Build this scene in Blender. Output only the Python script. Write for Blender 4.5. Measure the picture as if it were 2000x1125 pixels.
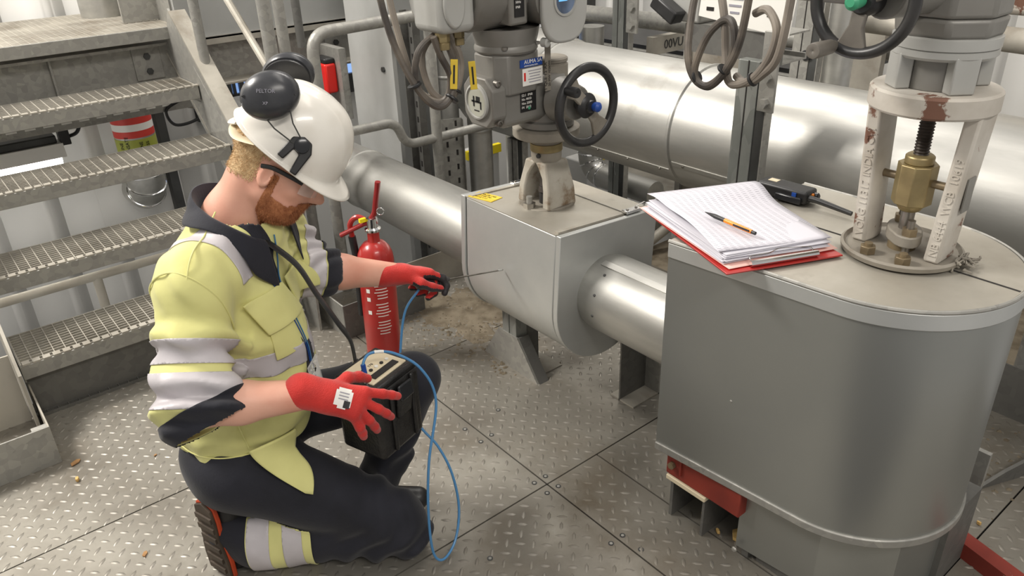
import bpy, bmesh, math, random
import numpy as np
from mathutils import Vector, Matrix, noise as mnoise
random.seed(7); np.random.seed(7)
for o in list(bpy.data.objects): bpy.data.objects.remove(o)
SC = bpy.context.scene
COL = SC.collection
PI = math.pi

# ------------------------------------------------------------------ camera
cam_data = bpy.data.cameras.new('camera')
cam_data.sensor_width = 36.0
cam_data.lens = 1519.55 / 2000 * 36.0
cam_data.clip_start = 0.02
cam = bpy.data.objects.new('camera', cam_data); COL.objects.link(cam)
RT = Vector((0.77398955, -0.63240229, -0.03174146)); UP = Vector((0.31373886, 0.33947356, 0.88675004)); FW = Vector((0.55000737, 0.69629379, -0.46115817))
cam.matrix_world = Matrix(((RT.x, UP.x, -FW.x, 0.0), (RT.y, UP.y, -FW.y, 0.0), (RT.z, UP.z, -FW.z, 1.65), (0, 0, 0, 1)))
SC.camera = cam

# ------------------------------------------------------------------ world, lights, exposure
w = bpy.data.worlds.new('hall_light'); SC.world = w; w.use_nodes = True
bg = w.node_tree.nodes['Background']
bg.inputs[0].default_value = (1.0, 0.965, 0.92, 1); bg.inputs[1].default_value = 0.42
def area_light(name, loc, target, sx, sy, power, col=(1, 0.95, 0.88)):
    l = bpy.data.lights.new(name, 'AREA'); l.shape = 'RECTANGLE'; l.size = sx; l.size_y = sy; l.energy = power; l.color = col
    o = bpy.data.objects.new(name, l); COL.objects.link(o); o.location = loc
    o.rotation_euler = (Vector(target) - Vector(loc)).to_track_quat('-Z', 'Y').to_euler()
    return o
area_light('ceiling_lamp_key', (-1.6, 4.3, 4.6), (0.9, 1.9, 0.2), 1.6, 0.8, 290)
area_light('ceiling_lamp_row', (1.9, 1.2, 5.0), (1.9, 1.3, 0.0), 0.7, 3.4, 38)
area_light('fill_lamp_front', (0.2, -2.2, 4.2), (1.2, 1.4, 0.3), 2.6, 0.5, 85)  # unseen lamp added behind the camera to brighten vessel and camera-facing sides
area_light('ceiling_lamp_rear', (3.6, 3.6, 4.6), (3.2, 2.6, 0.3), 2.4, 0.6, 75)
SC.view_settings.view_transform = 'Standard'; SC.view_settings.look = 'None'
SC.view_settings.exposure = 0.2; SC.view_settings.gamma = 1.0; SC.view_settings.use_curve_mapping = False

# ------------------------------------------------------------------ materials
def rgb(r, g, b):
    f = lambda c: (c / 255 / 12.92) if c / 255 <= 0.04045 else ((c / 255 + 0.055) / 1.055) ** 2.4
    return (f(r), f(g), f(b), 1)
def mat(name, col, rough=0.5, metal=0.0, col2=None, scale=8.0, detail=4.0, lo=0.4, hi=0.65, bump=0.0, bscale=40.0, rvar=0.0,
        dirt=None, dscale=3.0, dlo=0.55, dhi=0.75, stretch=None, spec=0.5, emit=None, estr=0.0, alpha=1.0, trans=0.0, sheen=0.0, vor=None, coat=0.0):
    m = bpy.data.materials.new(name); m.use_nodes = True
    nt = m.node_tree; N = nt.nodes; L = nt.links; b = N['Principled BSDF']
    b.inputs['Base Color'].default_value = col; b.inputs['Roughness'].default_value = rough; b.inputs['Metallic'].default_value = metal
    b.inputs['Specular IOR Level'].default_value = spec
    if coat: b.inputs['Coat Weight'].default_value = coat
    if sheen: b.inputs['Sheen Weight'].default_value = sheen
    if emit: b.inputs['Emission Color'].default_value = emit; b.inputs['Emission Strength'].default_value = estr
    if trans: b.inputs['Transmission Weight'].default_value = trans
    if alpha < 1: b.inputs['Alpha'].default_value = alpha
    tc = N.new('ShaderNodeTexCoord'); src = tc.outputs['Object']
    if stretch:
        mp = N.new('ShaderNodeMapping'); mp.inputs['Scale'].default_value = stretch; L.new(src, mp.inputs[0]); src2 = mp.outputs[0]
    else: src2 = src
    cur = None
    def mixc(fac, a, bcol):
        mx = N.new('ShaderNodeMix'); mx.data_type = 'RGBA'
        L.new(fac, mx.inputs['Factor'])
        if isinstance(a, tuple): mx.inputs['A'].default_value = a
        else: L.new(a, mx.inputs['A'])
        mx.inputs['B'].default_value = bcol
        return mx.outputs['Result']
    def ramp(fac, lo, hi):
        r = N.new('ShaderNodeMapRange'); r.inputs['From Min'].default_value = lo; r.inputs['From Max'].default_value = hi
        L.new(fac, r.inputs['Value']); return r.outputs['Result']
    if col2:
        if vor:
            n = N.new('ShaderNodeTexVoronoi'); n.inputs['Scale'].default_value = vor; L.new(src2, n.inputs['Vector'])
            bw = N.new('ShaderNodeRGBToBW'); L.new(n.outputs['Color'], bw.inputs[0]); f0 = bw.outputs[0]
            n2 = N.new('ShaderNodeTexNoise'); n2.inputs['Scale'].default_value = scale; n2.inputs['Detail'].default_value = detail; L.new(src2, n2.inputs['Vector'])
            ad = N.new('ShaderNodeMath'); ad.operation = 'ADD'; L.new(f0, ad.inputs[0]); L.new(n2.outputs['Fac'], ad.inputs[1])
            hf = N.new('ShaderNodeMath'); hf.operation = 'MULTIPLY'; hf.inputs[1].default_value = 0.5; L.new(ad.outputs[0], hf.inputs[0]); f0 = hf.outputs[0]
        else:
            n = N.new('ShaderNodeTexNoise'); n.inputs['Scale'].default_value = scale; n.inputs['Detail'].default_value = detail; L.new(src2, n.inputs['Vector']); f0 = n.outputs['Fac']
        fac = ramp(f0, lo, hi)
        cur = mixc(fac, col, col2)
        if rvar:
            rr = N.new('ShaderNodeMapRange'); rr.inputs['To Min'].default_value = rough; rr.inputs['To Max'].default_value = rough + rvar
            L.new(fac, rr.inputs['Value']); L.new(rr.outputs['Result'], b.inputs['Roughness'])
    if dirt:
        n = N.new('ShaderNodeTexNoise'); n.inputs['Scale'].default_value = dscale; n.inputs['Detail'].default_value = 8; L.new(src, n.inputs['Vector'])
        n.inputs['Roughness'].default_value = 0.65
        fac = ramp(n.outputs['Fac'], dlo, dhi)
        cur = mixc(fac, cur if cur is not None else col, dirt)
        if metal > 0.3:
            mm = N.new('ShaderNodeMapRange'); mm.inputs['To Min'].default_value = metal; mm.inputs['To Max'].default_value = metal * 0.25
            L.new(fac, mm.inputs['Value']); L.new(mm.outputs['Result'], b.inputs['Metallic'])
    if cur is not None: L.new(cur, b.inputs['Base Color'])
    if bump:
        n = N.new('ShaderNodeTexNoise'); n.inputs['Scale'].default_value = bscale; n.inputs['Detail'].default_value = 3; L.new(src2, n.inputs['Vector'])
        bp = N.new('ShaderNodeBump'); bp.inputs['Strength'].default_value = bump; bp.inputs['Distance'].default_value = 0.004
        L.new(n.outputs['Fac'], bp.inputs['Height']); L.new(bp.outputs[0], b.inputs['Normal'])
    return m
MT = {}
MT['galv'] = mat('galvanised_steel', rgb(172, 170, 164), 0.45, 0.55, rgb(142, 141, 136), 9, 5, 0.2, 0.85, 0.05, 60, 0.2, vor=45)
MT['galv_dust'] = mat('dusty_galvanised_steel', rgb(182, 177, 166), 0.55, 0.3, rgb(146, 141, 131), 5, 6, 0.35, 0.7, 0.1, 50, 0.2, dirt=rgb(120, 110, 95), dscale=4, dlo=0.55, dhi=0.8)
MT['galv_dark'] = mat('dull_zinc_steel', rgb(118, 117, 113), 0.5, 0.5, rgb(102, 101, 98), 7, 5, 0.2, 0.85, 0.05, 60, 0.15, vor=40)
MT['strut'] = mat('strut_channel_zinc', rgb(150, 152, 148), 0.48, 0.5, rgb(122, 125, 121), 10, 6, 0.35, 0.7, 0.05, 60, 0.15, stretch=(1, 1, 0.4), vor=30)
MT['clad'] = mat('aluminium_cladding', rgb(196, 195, 190), 0.38, 0.9, rgb(168, 167, 163), 7, 8, 0.3, 0.75, 0.04, 40, 0.16, stretch=(2.4, 0.5, 2.4), dirt=rgb(120, 112, 100), dscale=2.6, dlo=0.6, dhi=0.95)
MT['clad_box'] = mat('zinc_sheet_cladding', rgb(202, 203, 200), 0.38, 0.62, rgb(184, 186, 184), 5, 6, 0.3, 0.75, 0.03, 12, 0.1)
MT['clad_vessel'] = mat('vessel_zinc_sheet', rgb(160, 161, 157), 0.34, 0.74, rgb(148, 150, 147), 2.2, 5, 0.3, 0.75, 0.02, 8, 0.08)
MT['clad_top'] = mat('dusty_lid_sheet', rgb(186, 182, 172), 0.42, 0.6, rgb(164, 158, 146), 6, 7, 0.3, 0.7, 0.03, 40, 0.2, dirt=rgb(122, 112, 98), dscale=5, dlo=0.58, dhi=0.85)
MT['chequer'] = mat('chequer_plate_steel', rgb(150, 146, 137), 0.42, 0.5, rgb(118, 113, 104), 3.5, 8, 0.35, 0.68, 0.12, 45, 0.25, dirt=rgb(98, 89, 75), dscale=2.1, dlo=0.5, dhi=0.72)
MT['lug'] = mat('chequer_lug_steel', rgb(146, 142, 134), 0.40, 0.55, rgb(126, 121, 112), 5, 6, 0.35, 0.7, 0.0, 45, 0.2, dirt=rgb(104, 95, 80), dscale=2.1, dlo=0.52, dhi=0.76)
MT['dark_gap'] = mat('dark_recess', rgb(38, 35, 33), 0.9)
MT['wall'] = mat('white_wall_sheet', rgb(206, 205, 202), 0.6, 0.0, rgb(192, 191, 187), 1.2, 4, 0.3, 0.7)
MT['grey_paint'] = mat('grey_painted_steel', rgb(176, 177, 175), 0.5, 0.05, rgb(160, 160, 157), 4, 5, 0.3, 0.7, 0.04, 60)
MT['dark_steel'] = mat('dark_steel', rgb(78, 79, 78), 0.5, 0.4, rgb(60, 60, 59), 6, 5)
MT['cast_grey'] = mat('cast_grey_enamel', rgb(128, 126, 121), 0.38, 0.15, rgb(112, 109, 103), 6, 6, 0.35, 0.7, 0.08, 90, 0.15, dirt=rgb(104, 96, 84), dscale=7, dlo=0.62, dhi=0.85)
MT['cast_light'] = mat('light_grey_enamel', rgb(172, 172, 168), 0.35, 0.05, rgb(158, 157, 152), 5, 6, 0.35, 0.7, 0.04, 90)
MT['cast_dusty'] = mat('dusty_grey_casting', rgb(146, 140, 129), 0.55, 0.1, rgb(118, 112, 102), 9, 7, 0.35, 0.7, 0.15, 80, 0.2, dirt=rgb(112, 96, 76), dscale=9, dlo=0.58, dhi=0.8)
MT['yoke_white'] = mat('chipped_white_casting', rgb(196, 191, 182), 0.5, 0.0, rgb(172, 164, 152), 10, 6, 0.35, 0.7, 0.2, 60, 0.15, dirt=rgb(112, 78, 62), dscale=8, dlo=0.575, dhi=0.60)
MT['yoke_rust'] = mat('rusty_grey_casting', rgb(176, 171, 160), 0.6, 0.05, rgb(150, 142, 128), 12, 7, 0.35, 0.7, 0.2, 80, 0.15, dirt=rgb(104, 78, 48), dscale=10, dlo=0.50, dhi=0.64)
MT['black'] = mat('black_plastic', rgb(30, 30, 31), 0.42, 0.0, rgb(40, 40, 41), 20, 4, bump=0.04, bscale=300)
MT['black_gloss'] = mat('glossy_black_plastic', rgb(34, 35, 38), 0.2, 0.0)
MT['muff'] = mat('charcoal_muff_plastic', rgb(52, 53, 57), 0.3, 0.0, rgb(60, 61, 64), 30, 4)
MT['wheel'] = mat('black_enamel_rim', rgb(42, 42, 43), 0.38, 0.1, rgb(58, 56, 54), 20, 6, 0.4, 0.75)
MT['wheel_web'] = mat('grey_wheel_web', rgb(112, 107, 100), 0.5, 0.15, rgb(92, 87, 80), 12, 6)
MT['leather'] = mat('black_leather', rgb(27, 26, 26), 0.36, 0.0, rgb(38, 37, 36), 30, 6, bump=0.35, bscale=160)
MT['cable'] = mat('dusty_black_cable', rgb(66, 61, 57), 0.55, 0.0, rgb(124, 114, 102), 9, 5, 0.4, 0.75)
MT['cable_grey'] = mat('dusty_grey_cable', rgb(120, 112, 103), 0.6, 0.0, rgb(150, 141, 129), 9, 5, 0.4, 0.75)
MT['blue_cable'] = mat('blue_cable', rgb(76, 132, 180), 0.35, 0.0)
MT['blue'] = mat('deep_blue', rgb(28, 70, 150), 0.45)
MT['red_paint'] = mat('red_extinguisher_paint', rgb(172, 36, 32), 0.3, 0.0, rgb(158, 40, 36), 6, 5, dirt=rgb(150, 84, 74), dscale=3, dlo=0.6, dhi=0.85, coat=0.3)
MT['red_dark'] = mat('dark_red_lever', rgb(132, 22, 22), 0.35, 0.0)
MT['red_box'] = mat('bright_red_box', rgb(214, 32, 24), 0.4)
MT['red_oxide'] = mat('red_oxide_primer', rgb(142, 52, 38), 0.6, 0.0, rgb(120, 42, 32), 7, 6, dirt=rgb(190, 178, 160), dscale=12, dlo=0.68, dhi=0.72)
MT['brass'] = mat('dirty_brass', rgb(160, 144, 104), 0.42, 0.6, rgb(122, 108, 78), 12, 6, 0.35, 0.7)
MT['zinc_bolt'] = mat('yellow_zinc_bolt', rgb(142, 127, 100), 0.46, 0.5, rgb(108, 95, 76), 20, 6, 0.35, 0.7)
MT['steel'] = mat('bare_steel', rgb(150, 146, 140), 0.35, 0.85, rgb(110, 104, 96), 16, 6)
MT['chrome'] = mat('bright_chrome', rgb(226, 226, 226), 0.14, 1.0)
MT['stem'] = mat('dark_screw_stem', rgb(84, 78, 74), 0.4, 0.6, rgb(60, 54, 50), 30, 5)
MT['white_plastic'] = mat('white_helmet_shell', rgb(232, 228, 219), 0.28, 0.0, rgb(218, 212, 201), 9, 7, 0.45, 0.75, dirt=rgb(176, 164, 146), dscale=14, dlo=0.66, dhi=0.86, coat=0.25)
MT['skin'] = mat('skin', rgb(222, 170, 148), 0.48, 0.0, rgb(206, 138, 116), 7, 5, 0.4, 0.75, bump=0.05, bscale=220)
MT['ear'] = mat('ear_skin', rgb(216, 146, 126), 0.48, 0.0, rgb(204, 124, 106), 20, 5)
MT['lip'] = mat('lip_skin', rgb(184, 104, 92), 0.45)
MT['beard'] = mat('ginger_beard', rgb(172, 112, 72), 0.75, 0.0, rgb(138, 82, 48), 60, 6, 0.35, 0.7)
MT['hair'] = mat('sandy_hair', rgb(206, 178, 136), 0.75, 0.0, rgb(176, 142, 100), 60, 6, 0.35, 0.7)
MT['yellow'] = mat('hi_vis_yellow_cloth', rgb(216, 213, 142), 0.8, 0.0, rgb(198, 195, 126), 7, 6, 0.35, 0.75, bump=0.55, bscale=16, dirt=rgb(176, 170, 112), dscale=5, dlo=0.62, dhi=0.9, sheen=0.15)
MT['silver'] = mat('silver_reflective_tape', rgb(196, 191, 194), 0.5, 0.1, rgb(182, 177, 180), 8, 5, bump=0.05, bscale=200)
MT['navy'] = mat('navy_cloth', rgb(22, 23, 32), 0.85, 0.0, rgb(30, 31, 41), 9, 6, bump=0.15, bscale=160, sheen=0.1)
MT['red_knit'] = mat('red_knit_glove', rgb(198, 40, 32), 0.75, 0.0, rgb(180, 34, 28), 20, 5, bump=0.4, bscale=420, sheen=0.2)
MT['nitrile'] = mat('black_nitrile_coating', rgb(38, 36, 38), 0.5, 0.0, rgb(52, 48, 50), 20, 5, bump=0.3, bscale=260)
MT['sole'] = mat('brown_rubber_sole', rgb(58, 48, 38), 0.65, 0.0, rgb(74, 62, 50), 16, 6)
MT['orange_edge'] = mat('orange_sole_edge', rgb(176, 62, 26), 0.5)
MT['paper'] = mat('white_paper', rgb(206, 204, 212), 0.7)
MT['pink_paper'] = mat('pink_paper', rgb(236, 190, 180), 0.7)
MT['orange'] = mat('orange_barrel', rgb(240, 136, 22), 0.3)
MT['yellow_tag'] = mat('yellow_tag', rgb(226, 196, 64), 0.5, 0.0, rgb(214, 182, 56), 20, 4)
MT['bright_yellow'] = mat('bright_yellow_edge', rgb(246, 222, 20), 0.5)
MT['clear'] = mat('clear_lens', (0.95, 0.95, 0.95, 1), 0.05, 0.0, trans=0.0, alpha=0.3, spec=0.8)
MT['glass'] = mat('gauge_glass', rgb(168, 168, 156), 0.1, 0.0, coat=0.6)
MT['window_glass'] = mat('dark_gauge_window', rgb(64, 78, 100), 0.06, 0.0, rgb(120, 140, 170), 9, 3, coat=0.8)
MT['screen'] = mat('lit_blue_screen', rgb(110, 180, 235), 0.3, emit=rgb(110, 185, 240), estr=0.5)
MT['tube_glow'] = mat('lamp_tube', rgb(255, 252, 245), 0.4, emit=(1, 0.97, 0.9, 1), estr=9.0)
MT['sky_glow'] = mat('daylight_slot', rgb(150, 190, 255), 0.4, emit=rgb(150, 190, 255), estr=0.55)
MT['green'] = mat('green_cap', rgb(62, 150, 112), 0.4)
MT['olive'] = mat('olive_pipe_band', rgb(158, 164, 66), 0.5)
MT['red_band'] = mat('red_pipe_band', rgb(208, 62, 52), 0.5)
MT['white'] = mat('white_print', rgb(236, 234, 228), 0.5)
MT['print_black'] = mat('black_print', rgb(26, 25, 25), 0.5)
MT['print_grey'] = mat('grey_print', rgb(150, 148, 158), 0.6)
MT['mud'] = mat('dry_dirt', rgb(122, 112, 95), 0.95, 0.0, rgb(92, 82, 66), 14, 8, bump=0.6, bscale=60)
MT['wood'] = mat('wood_chip', rgb(206, 172, 108), 0.8, 0.0, rgb(180, 142, 84), 16, 5)
MT['leaf'] = mat('dry_leaf', rgb(168, 128, 82), 0.8, 0.0, rgb(120, 84, 52), 16, 5)
MT['cream'] = mat('cream_plate', rgb(222, 208, 178), 0.5, 0.05)
MT['white_rail'] = mat('white_rail_paint', rgb(214, 208, 194), 0.5, 0.05, rgb(196, 188, 172), 6, 6)

# ------------------------------------------------------------------ mesh helpers
def V(*a): return Vector(a if len(a) == 3 else a[0])
def frame(d):
    d = Vector(d).normalized(); a = Vector((0, 0, 1)) if abs(d.z) < 0.9 else Vector((1, 0, 0))
    u = d.cross(a).normalized(); return u, d.cross(u).normalized()
class MB:
    def __init__(s): s.v = []; s.f = []; s.m = []
    def add(s, vs, fs, mi=0):
        o = len(s.v); s.v += [Vector(p) for p in vs]; s.f += [tuple(i + o for i in f) for f in fs]; s.m += [mi] * len(fs); return s
    def box(s, c, size, R=None, mi=0):
        hx, hy, hz = size[0] / 2, size[1] / 2, size[2] / 2; c = Vector(c)
        ps = [Vector((x, y, z)) for x in (-hx, hx) for y in (-hy, hy) for z in (-hz, hz)]
        if R is not None: ps = [R @ p for p in ps]
        return s.add([c + p for p in ps], [(0, 1, 3, 2), (4, 6, 7, 5), (0, 4, 5, 1), (2, 3, 7, 6), (0, 2, 6, 4), (1, 5, 7, 3)], mi)
    def mm(s, x0, x1, y0, y1, z0, z1, mi=0):
        return s.box(((x0 + x1) / 2, (y0 + y1) / 2, (z0 + z1) / 2), (x1 - x0, y1 - y0, z1 - z0), None, mi)
    def cyl(s, a, b, r, r2=None, n=20, mi=0, cap=True, ph=0):
        a = Vector(a); b = Vector(b); r2 = r if r2 is None else r2; u, w_ = frame(b - a); vs = []
        for i in range(n):
            t = 2 * PI * i / n + ph; d = u * math.cos(t) + w_ * math.sin(t); vs += [a + d * r, b + d * r2]
        fs = [(2 * i, 2 * i + 1, 2 * ((i + 1) % n) + 1, 2 * ((i + 1) % n)) for i in range(n)]
        if cap: fs += [tuple(2 * i for i in range(n)), tuple(2 * i + 1 for i in range(n))[::-1]]
        return s.add(vs, fs, mi)
    def lathe(s, o, d, prof, n=28, mi=0, su=1.0, sv=1.0, u=None):
        o = Vector(o); d = Vector(d).normalized()
        if u is None: u, w_ = frame(d)
        else: u = Vector(u).normalized(); w_ = d.cross(u).normalized()
        vs = []; fs = []; k = len(prof)
        for i in range(n):
            t = 2 * PI * i / n; e = u * (math.cos(t) * su) + w_ * (math.sin(t) * sv)
            for r, h in prof: vs.append(o + d * h + e * r)
        for i in range(n):
            j = (i + 1) % n
            for q in range(k - 1): fs.append((i * k + q, i * k + q + 1, j * k + q + 1, j * k + q))
        if prof[0][0] > 1e-5: fs.append(tuple(i * k for i in range(n)))
        if prof[-1][0] > 1e-5: fs.append(tuple(i * k + k - 1 for i in range(n))[::-1])
        return s.add(vs, fs, mi)
    def tube(s, pts, r, n=10, closed=False, mi=0, flat=None):
        pts = [Vector(p) for p in pts]; k = len(pts); vs = []; fs = []
        tg = []
        for i in range(k):
            a = pts[(i - 1) % k] if closed or i > 0 else pts[i]; b = pts[(i + 1) % k] if closed or i < k - 1 else pts[i]
            tg.append((b - a).normalized())
        u, _ = frame(tg[0])
        for i in range(k):
            u = (u - tg[i] * u.dot(tg[i])).normalized(); w_ = tg[i].cross(u)
            rr = r[i] if isinstance(r, (list, tuple)) else r
            for j in range(n):
                t = 2 * PI * j / n; vs.append(pts[i] + u * (math.cos(t) * rr) + w_ * (math.sin(t) * rr * (flat or 1)))
        for i in range(k if closed else k - 1):
            i2 = (i + 1) % k
            for j in range(n): fs.append((i * n + j, i * n + (j + 1) % n, i2 * n + (j + 1) % n, i2 * n + j))
        if not closed: fs += [tuple(range(n))[::-1], tuple((k - 1) * n + j for j in range(n))]
        return s.add(vs, fs, mi)
    def prism(s, poly, o, u, v, d, mi=0):
        o = Vector(o); u = Vector(u); v = Vector(v); d = Vector(d); n = len(poly)
        a = [o + u * p[0] + v * p[1] for p in poly]; b = [p + d for p in a]
        return s.add(a + b, [tuple(range(n))[::-1], tuple(range(n, 2 * n))] + [(i, (i + 1) % n, n + (i + 1) % n, n + i) for i in range(n)], mi)
    def hexnut(s, c, d, r, h, mi=0, hole=None):
        c = Vector(c); d = Vector(d).normalized(); return s.cyl(c, c + d * h, r, n=6, mi=mi)
    def grid(s, fn, nu, nv, mi=0, cu=False):
        vs = [fn(i / (nu if cu else nu), j / nv) for i in range(nu + (0 if cu else 1)) for j in range(nv + 1)]
        fs = []
        for i in range(nu):
            i2 = (i + 1) % nu if cu else i + 1
            for j in range(nv): fs.append((i * (nv + 1) + j, i2 * (nv + 1) + j, i2 * (nv + 1) + j + 1, i * (nv + 1) + j + 1))
        return s.add(vs, fs, mi)
    def build(s, name, m, parent=None, loc=None, bevel=0.0, sharp=35, solid=0.0, fix=True, seg=2):
        base = Vector((0, 0, 0))
        if parent is not None:
            p = parent
            while p is not None: base = base + p.location; p = p.parent
        elif loc is not None: base = Vector(loc)
        else:
            xs = [p.x for p in s.v]; ys = [p.y for p in s.v]; zs = [p.z for p in s.v]
            base = Vector(((min(xs) + max(xs)) / 2, (min(ys) + max(ys)) / 2, min(zs)))
        me = bpy.data.meshes.new(name)
        me.from_pydata([tuple(p - base) for p in s.v], [], s.f)
        if fix:
            bm = bmesh.new(); bm.from_mesh(me); bmesh.ops.recalc_face_normals(bm, faces=bm.faces[:]); bm.to_mesh(me); bm.free()
        for mm_ in (m if isinstance(m, (list, tuple)) else [m]): me.materials.append(MT[mm_] if isinstance(mm_, str) else mm_)
        if isinstance(m, (list, tuple)): me.polygons.foreach_set('material_index', s.m)
        me.polygons.foreach_set('use_smooth', [True] * len(me.polygons)); me.set_sharp_from_angle(angle=math.radians(sharp))
        o = bpy.data.objects.new(name, me); COL.objects.link(o)
        if parent is not None: o.parent = parent
        else: o.location = base
        if solid: md = o.modifiers.new('solid', 'SOLIDIFY'); md.thickness = solid; md.offset = 0
        if bevel: md = o.modifiers.new('bevel', 'BEVEL'); md.width = bevel; md.segments = seg; md.limit_method = 'ANGLE'; md.angle_limit = math.radians(40)
        return o
def tag(o, label=None, cat=None, group=None, kind=None):
    if label: o['label'] = label
    if cat: o['category'] = cat
    if group: o['group'] = group
    if kind: o['kind'] = kind
    return o
def thing(name, loc, label, cat, group=None):
    o = bpy.data.objects.new(name, None); COL.objects.link(o); o.location = loc; o.empty_display_size = 0.05
    return tag(o, label, cat, group)
def copy_obj(o, parent=None, loc=None):
    c = o.copy(); COL.objects.link(c)
    if parent is not None: c.parent = parent
    if loc is not None: c.location = loc
    for ch in [x for x in o.children]: copy_obj(ch, c)
    return c
def text_mesh(body, size, o, u, v, depth=0.0006, align='LEFT'):
    """returns (verts, faces) of lettering laid out at o along u with up v"""
    cu = bpy.data.curves.new('t', 'FONT'); cu.body = body; cu.size = size; cu.extrude = depth; cu.align_x = align; cu.resolution_u = 2
    ob = bpy.data.objects.new('t', cu); COL.objects.link(ob)
    dg = bpy.context.evaluated_depsgraph_get(); me = bpy.data.meshes.new_from_object(ob.evaluated_get(dg))
    u = Vector(u).normalized(); v = Vector(v).normalized(); n = u.cross(v); o = Vector(o)
    vs = [o + u * p.co.x + v * p.co.y + n * p.co.z for p in me.vertices]; fs = [tuple(p.vertices) for p in me.polygons]
    bpy.data.objects.remove(ob); bpy.data.curves.remove(cu); bpy.data.meshes.remove(me)
    return vs, fs
def arc_pts(c, u, v, r, a0, a1, n):
    c = Vector(c); u = Vector(u); v = Vector(v)
    return [c + u * (r * math.cos(a0 + (a1 - a0) * i / n)) + v * (r * math.sin(a0 + (a1 - a0) * i / n)) for i in range(n + 1)]
def spline(pts, n=8, closed=False):
    pts = [Vector(p) for p in pts]; out = []; k = len(pts)
    for i in range(k if closed else k - 1):
        if closed: p0, p1, p2, p3 = pts[(i - 1) % k], pts[i], pts[(i + 1) % k], pts[(i + 2) % k]
        else: p0, p1, p2, p3 = pts[max(i - 1, 0)], pts[i], pts[i + 1], pts[min(i + 2, k - 1)]
        for j in range(n):
            t = j / n; out.append(0.5 * ((2 * p1) + (p2 - p0) * t + (2 * p0 - 5 * p1 + 4 * p2 - p3) * t * t + (3 * p1 - p0 - 3 * p2 + p3) * t ** 3))
    if not closed: out.append(pts[-1])
    return out
def round_path(pts, r, n=6):
    """polyline with rounded corners"""
    pts = [Vector(p) for p in pts]; out = [pts[0]]
    for i in range(1, len(pts) - 1):
        a = (pts[i - 1] - pts[i]); b = (pts[i + 1] - pts[i]); k = min(r, a.length * 0.49, b.length * 0.49)
        p = pts[i] + a.normalized() * k; q = pts[i] + b.normalized() * k
        for j in range(n + 1):
            t = j / n; out.append(p * (1 - t) ** 2 + pts[i] * 2 * t * (1 - t) + q * t * t)
    out.append(pts[-1]); return out
# ================================================================== the setting
def slab(name, x0, x1, y0, y1, z0, z1, m, parent=None, **k): return MB().mm(x0, x1, y0, y1, z0, z1).build(name, m, parent, **k)
floor = bpy.data.objects.new('floor', None); COL.objects.link(floor); floor.location = (0.6, 1.4, 0)
tag(floor, kind='structure')
SEAM = 0.0025
plates = [(-1.4, 1.216, 1.40, 2.13), (1.216, 2.62, 1.40, 2.26), (-1.4, 1.216, 2.13, 2.885), (1.216, 2.62, 2.26, 3.0),
          (-1.4, 1.216, 0.45, 1.40), (1.216, 1.43, 0.45, 1.40), (1.43, 2.62, 0.45, 1.40), (1.216, 2.62, -0.6, 0.45)]
plate_objs = []
for (x0, x1, y0, y1) in plates:
    p = slab('floor_plate', x0 + SEAM, x1 - SEAM, y0 + SEAM, y1 - SEAM, -0.006, 0.0, 'chequer', floor)
    plate_objs.append(p)
    lug = MB(); P0 = 0.0375; s2 = math.sqrt(0.5)
    for i in range(-150, 150):
        for j in range(-150, 150):
            cx = (i + j) * P0 * s2 + 0.6; cy = (i - j) * P0 * s2 + 1.4
            if not (x0 + 0.012 < cx < x1 - 0.012 and y0 + 0.012 < cy < y1 - 0.012): continue
            if cx < -0.75 or (cx < 0.2 and cy < 0.9) or (1.45 < cx < 1.9 and 0.7 < cy < 1.1): continue
            d = Vector((s2, s2, 0)) if (i + j) % 2 == 0 else Vector((s2, -s2, 0)); q = Vector((-d.y, d.x, 0)); c = Vector((cx, cy, 0))
            a, b = 0.0170, 0.0052
            lug.add([c - d * a, c - d * a * 0.4 + q * b, c + d * a * 0.4 + q * b, c + d * a, c + d * a * 0.4 - q * b, c - d * a * 0.4 - q * b,
                     c - d * a * 0.55 + Vector((0, 0, 0.0030)), c + d * a * 0.55 + Vector((0, 0, 0.0030))],
                    [(0, 6, 1), (1, 6, 7, 2), (2, 7, 3), (3, 7, 4), (4, 7, 6, 5), (5, 6, 0)])
    if lug.v: tag(lug.build('chequer_lugs', 'lug', p, fix=False, sharp=80), kind='stuff')
screw0 = None
for (sx, sy) in [(1.207 - .02, 1.79), (1.207 - .02, 1.70), (1.236, 1.705), (1.34, 1.80), (1.236, 1.43), (1.19, 1.43), (1.236, 1.37), (1.19, 1.37), (1.236, 1.10), (1.19, 1.10), (0.90, 1.28), (0.42, 2.15), (0.42, 2.10), (1.236, 1.03)]:
    par = next(p for p, q in zip(plate_objs, plates) if q[0] <= sx < q[1] and q[2] <= sy < q[3])
    s = MB().lathe((sx, sy, 0), (0, 0, 1), [(0.0085, 0), (0.0085, 0.0012), (0.006, 0.0014), (0.0045, 0.0006), (0.0022, 0.0006), (0.0018, 0.0012), (0, 0.0012)], n=14).build('floor_screw', 'dark_steel', par)
    MB().lathe((sx, sy, 0), (0, 0, 1), [(0.0045, 0.0), (0.0045, 0.0013), (0.0025, 0.0016), (0, 0.0016)], n=10).build('screw_socket', 'galv', s)
MB().mm(-1.4, 2.62, -0.6, 3.0, -0.06, -0.012).build('dark_undersheet', 'dark_gap', floor)  # dark sheet added under the plates; its colour stands for shade in the seams
# lower storey floor far below the platform
tag(slab('floor_lower_storey', -3.5, 5.2, 0.0, 5.2, -3.05, -3.0, 'grey_paint'), kind='structure')
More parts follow.
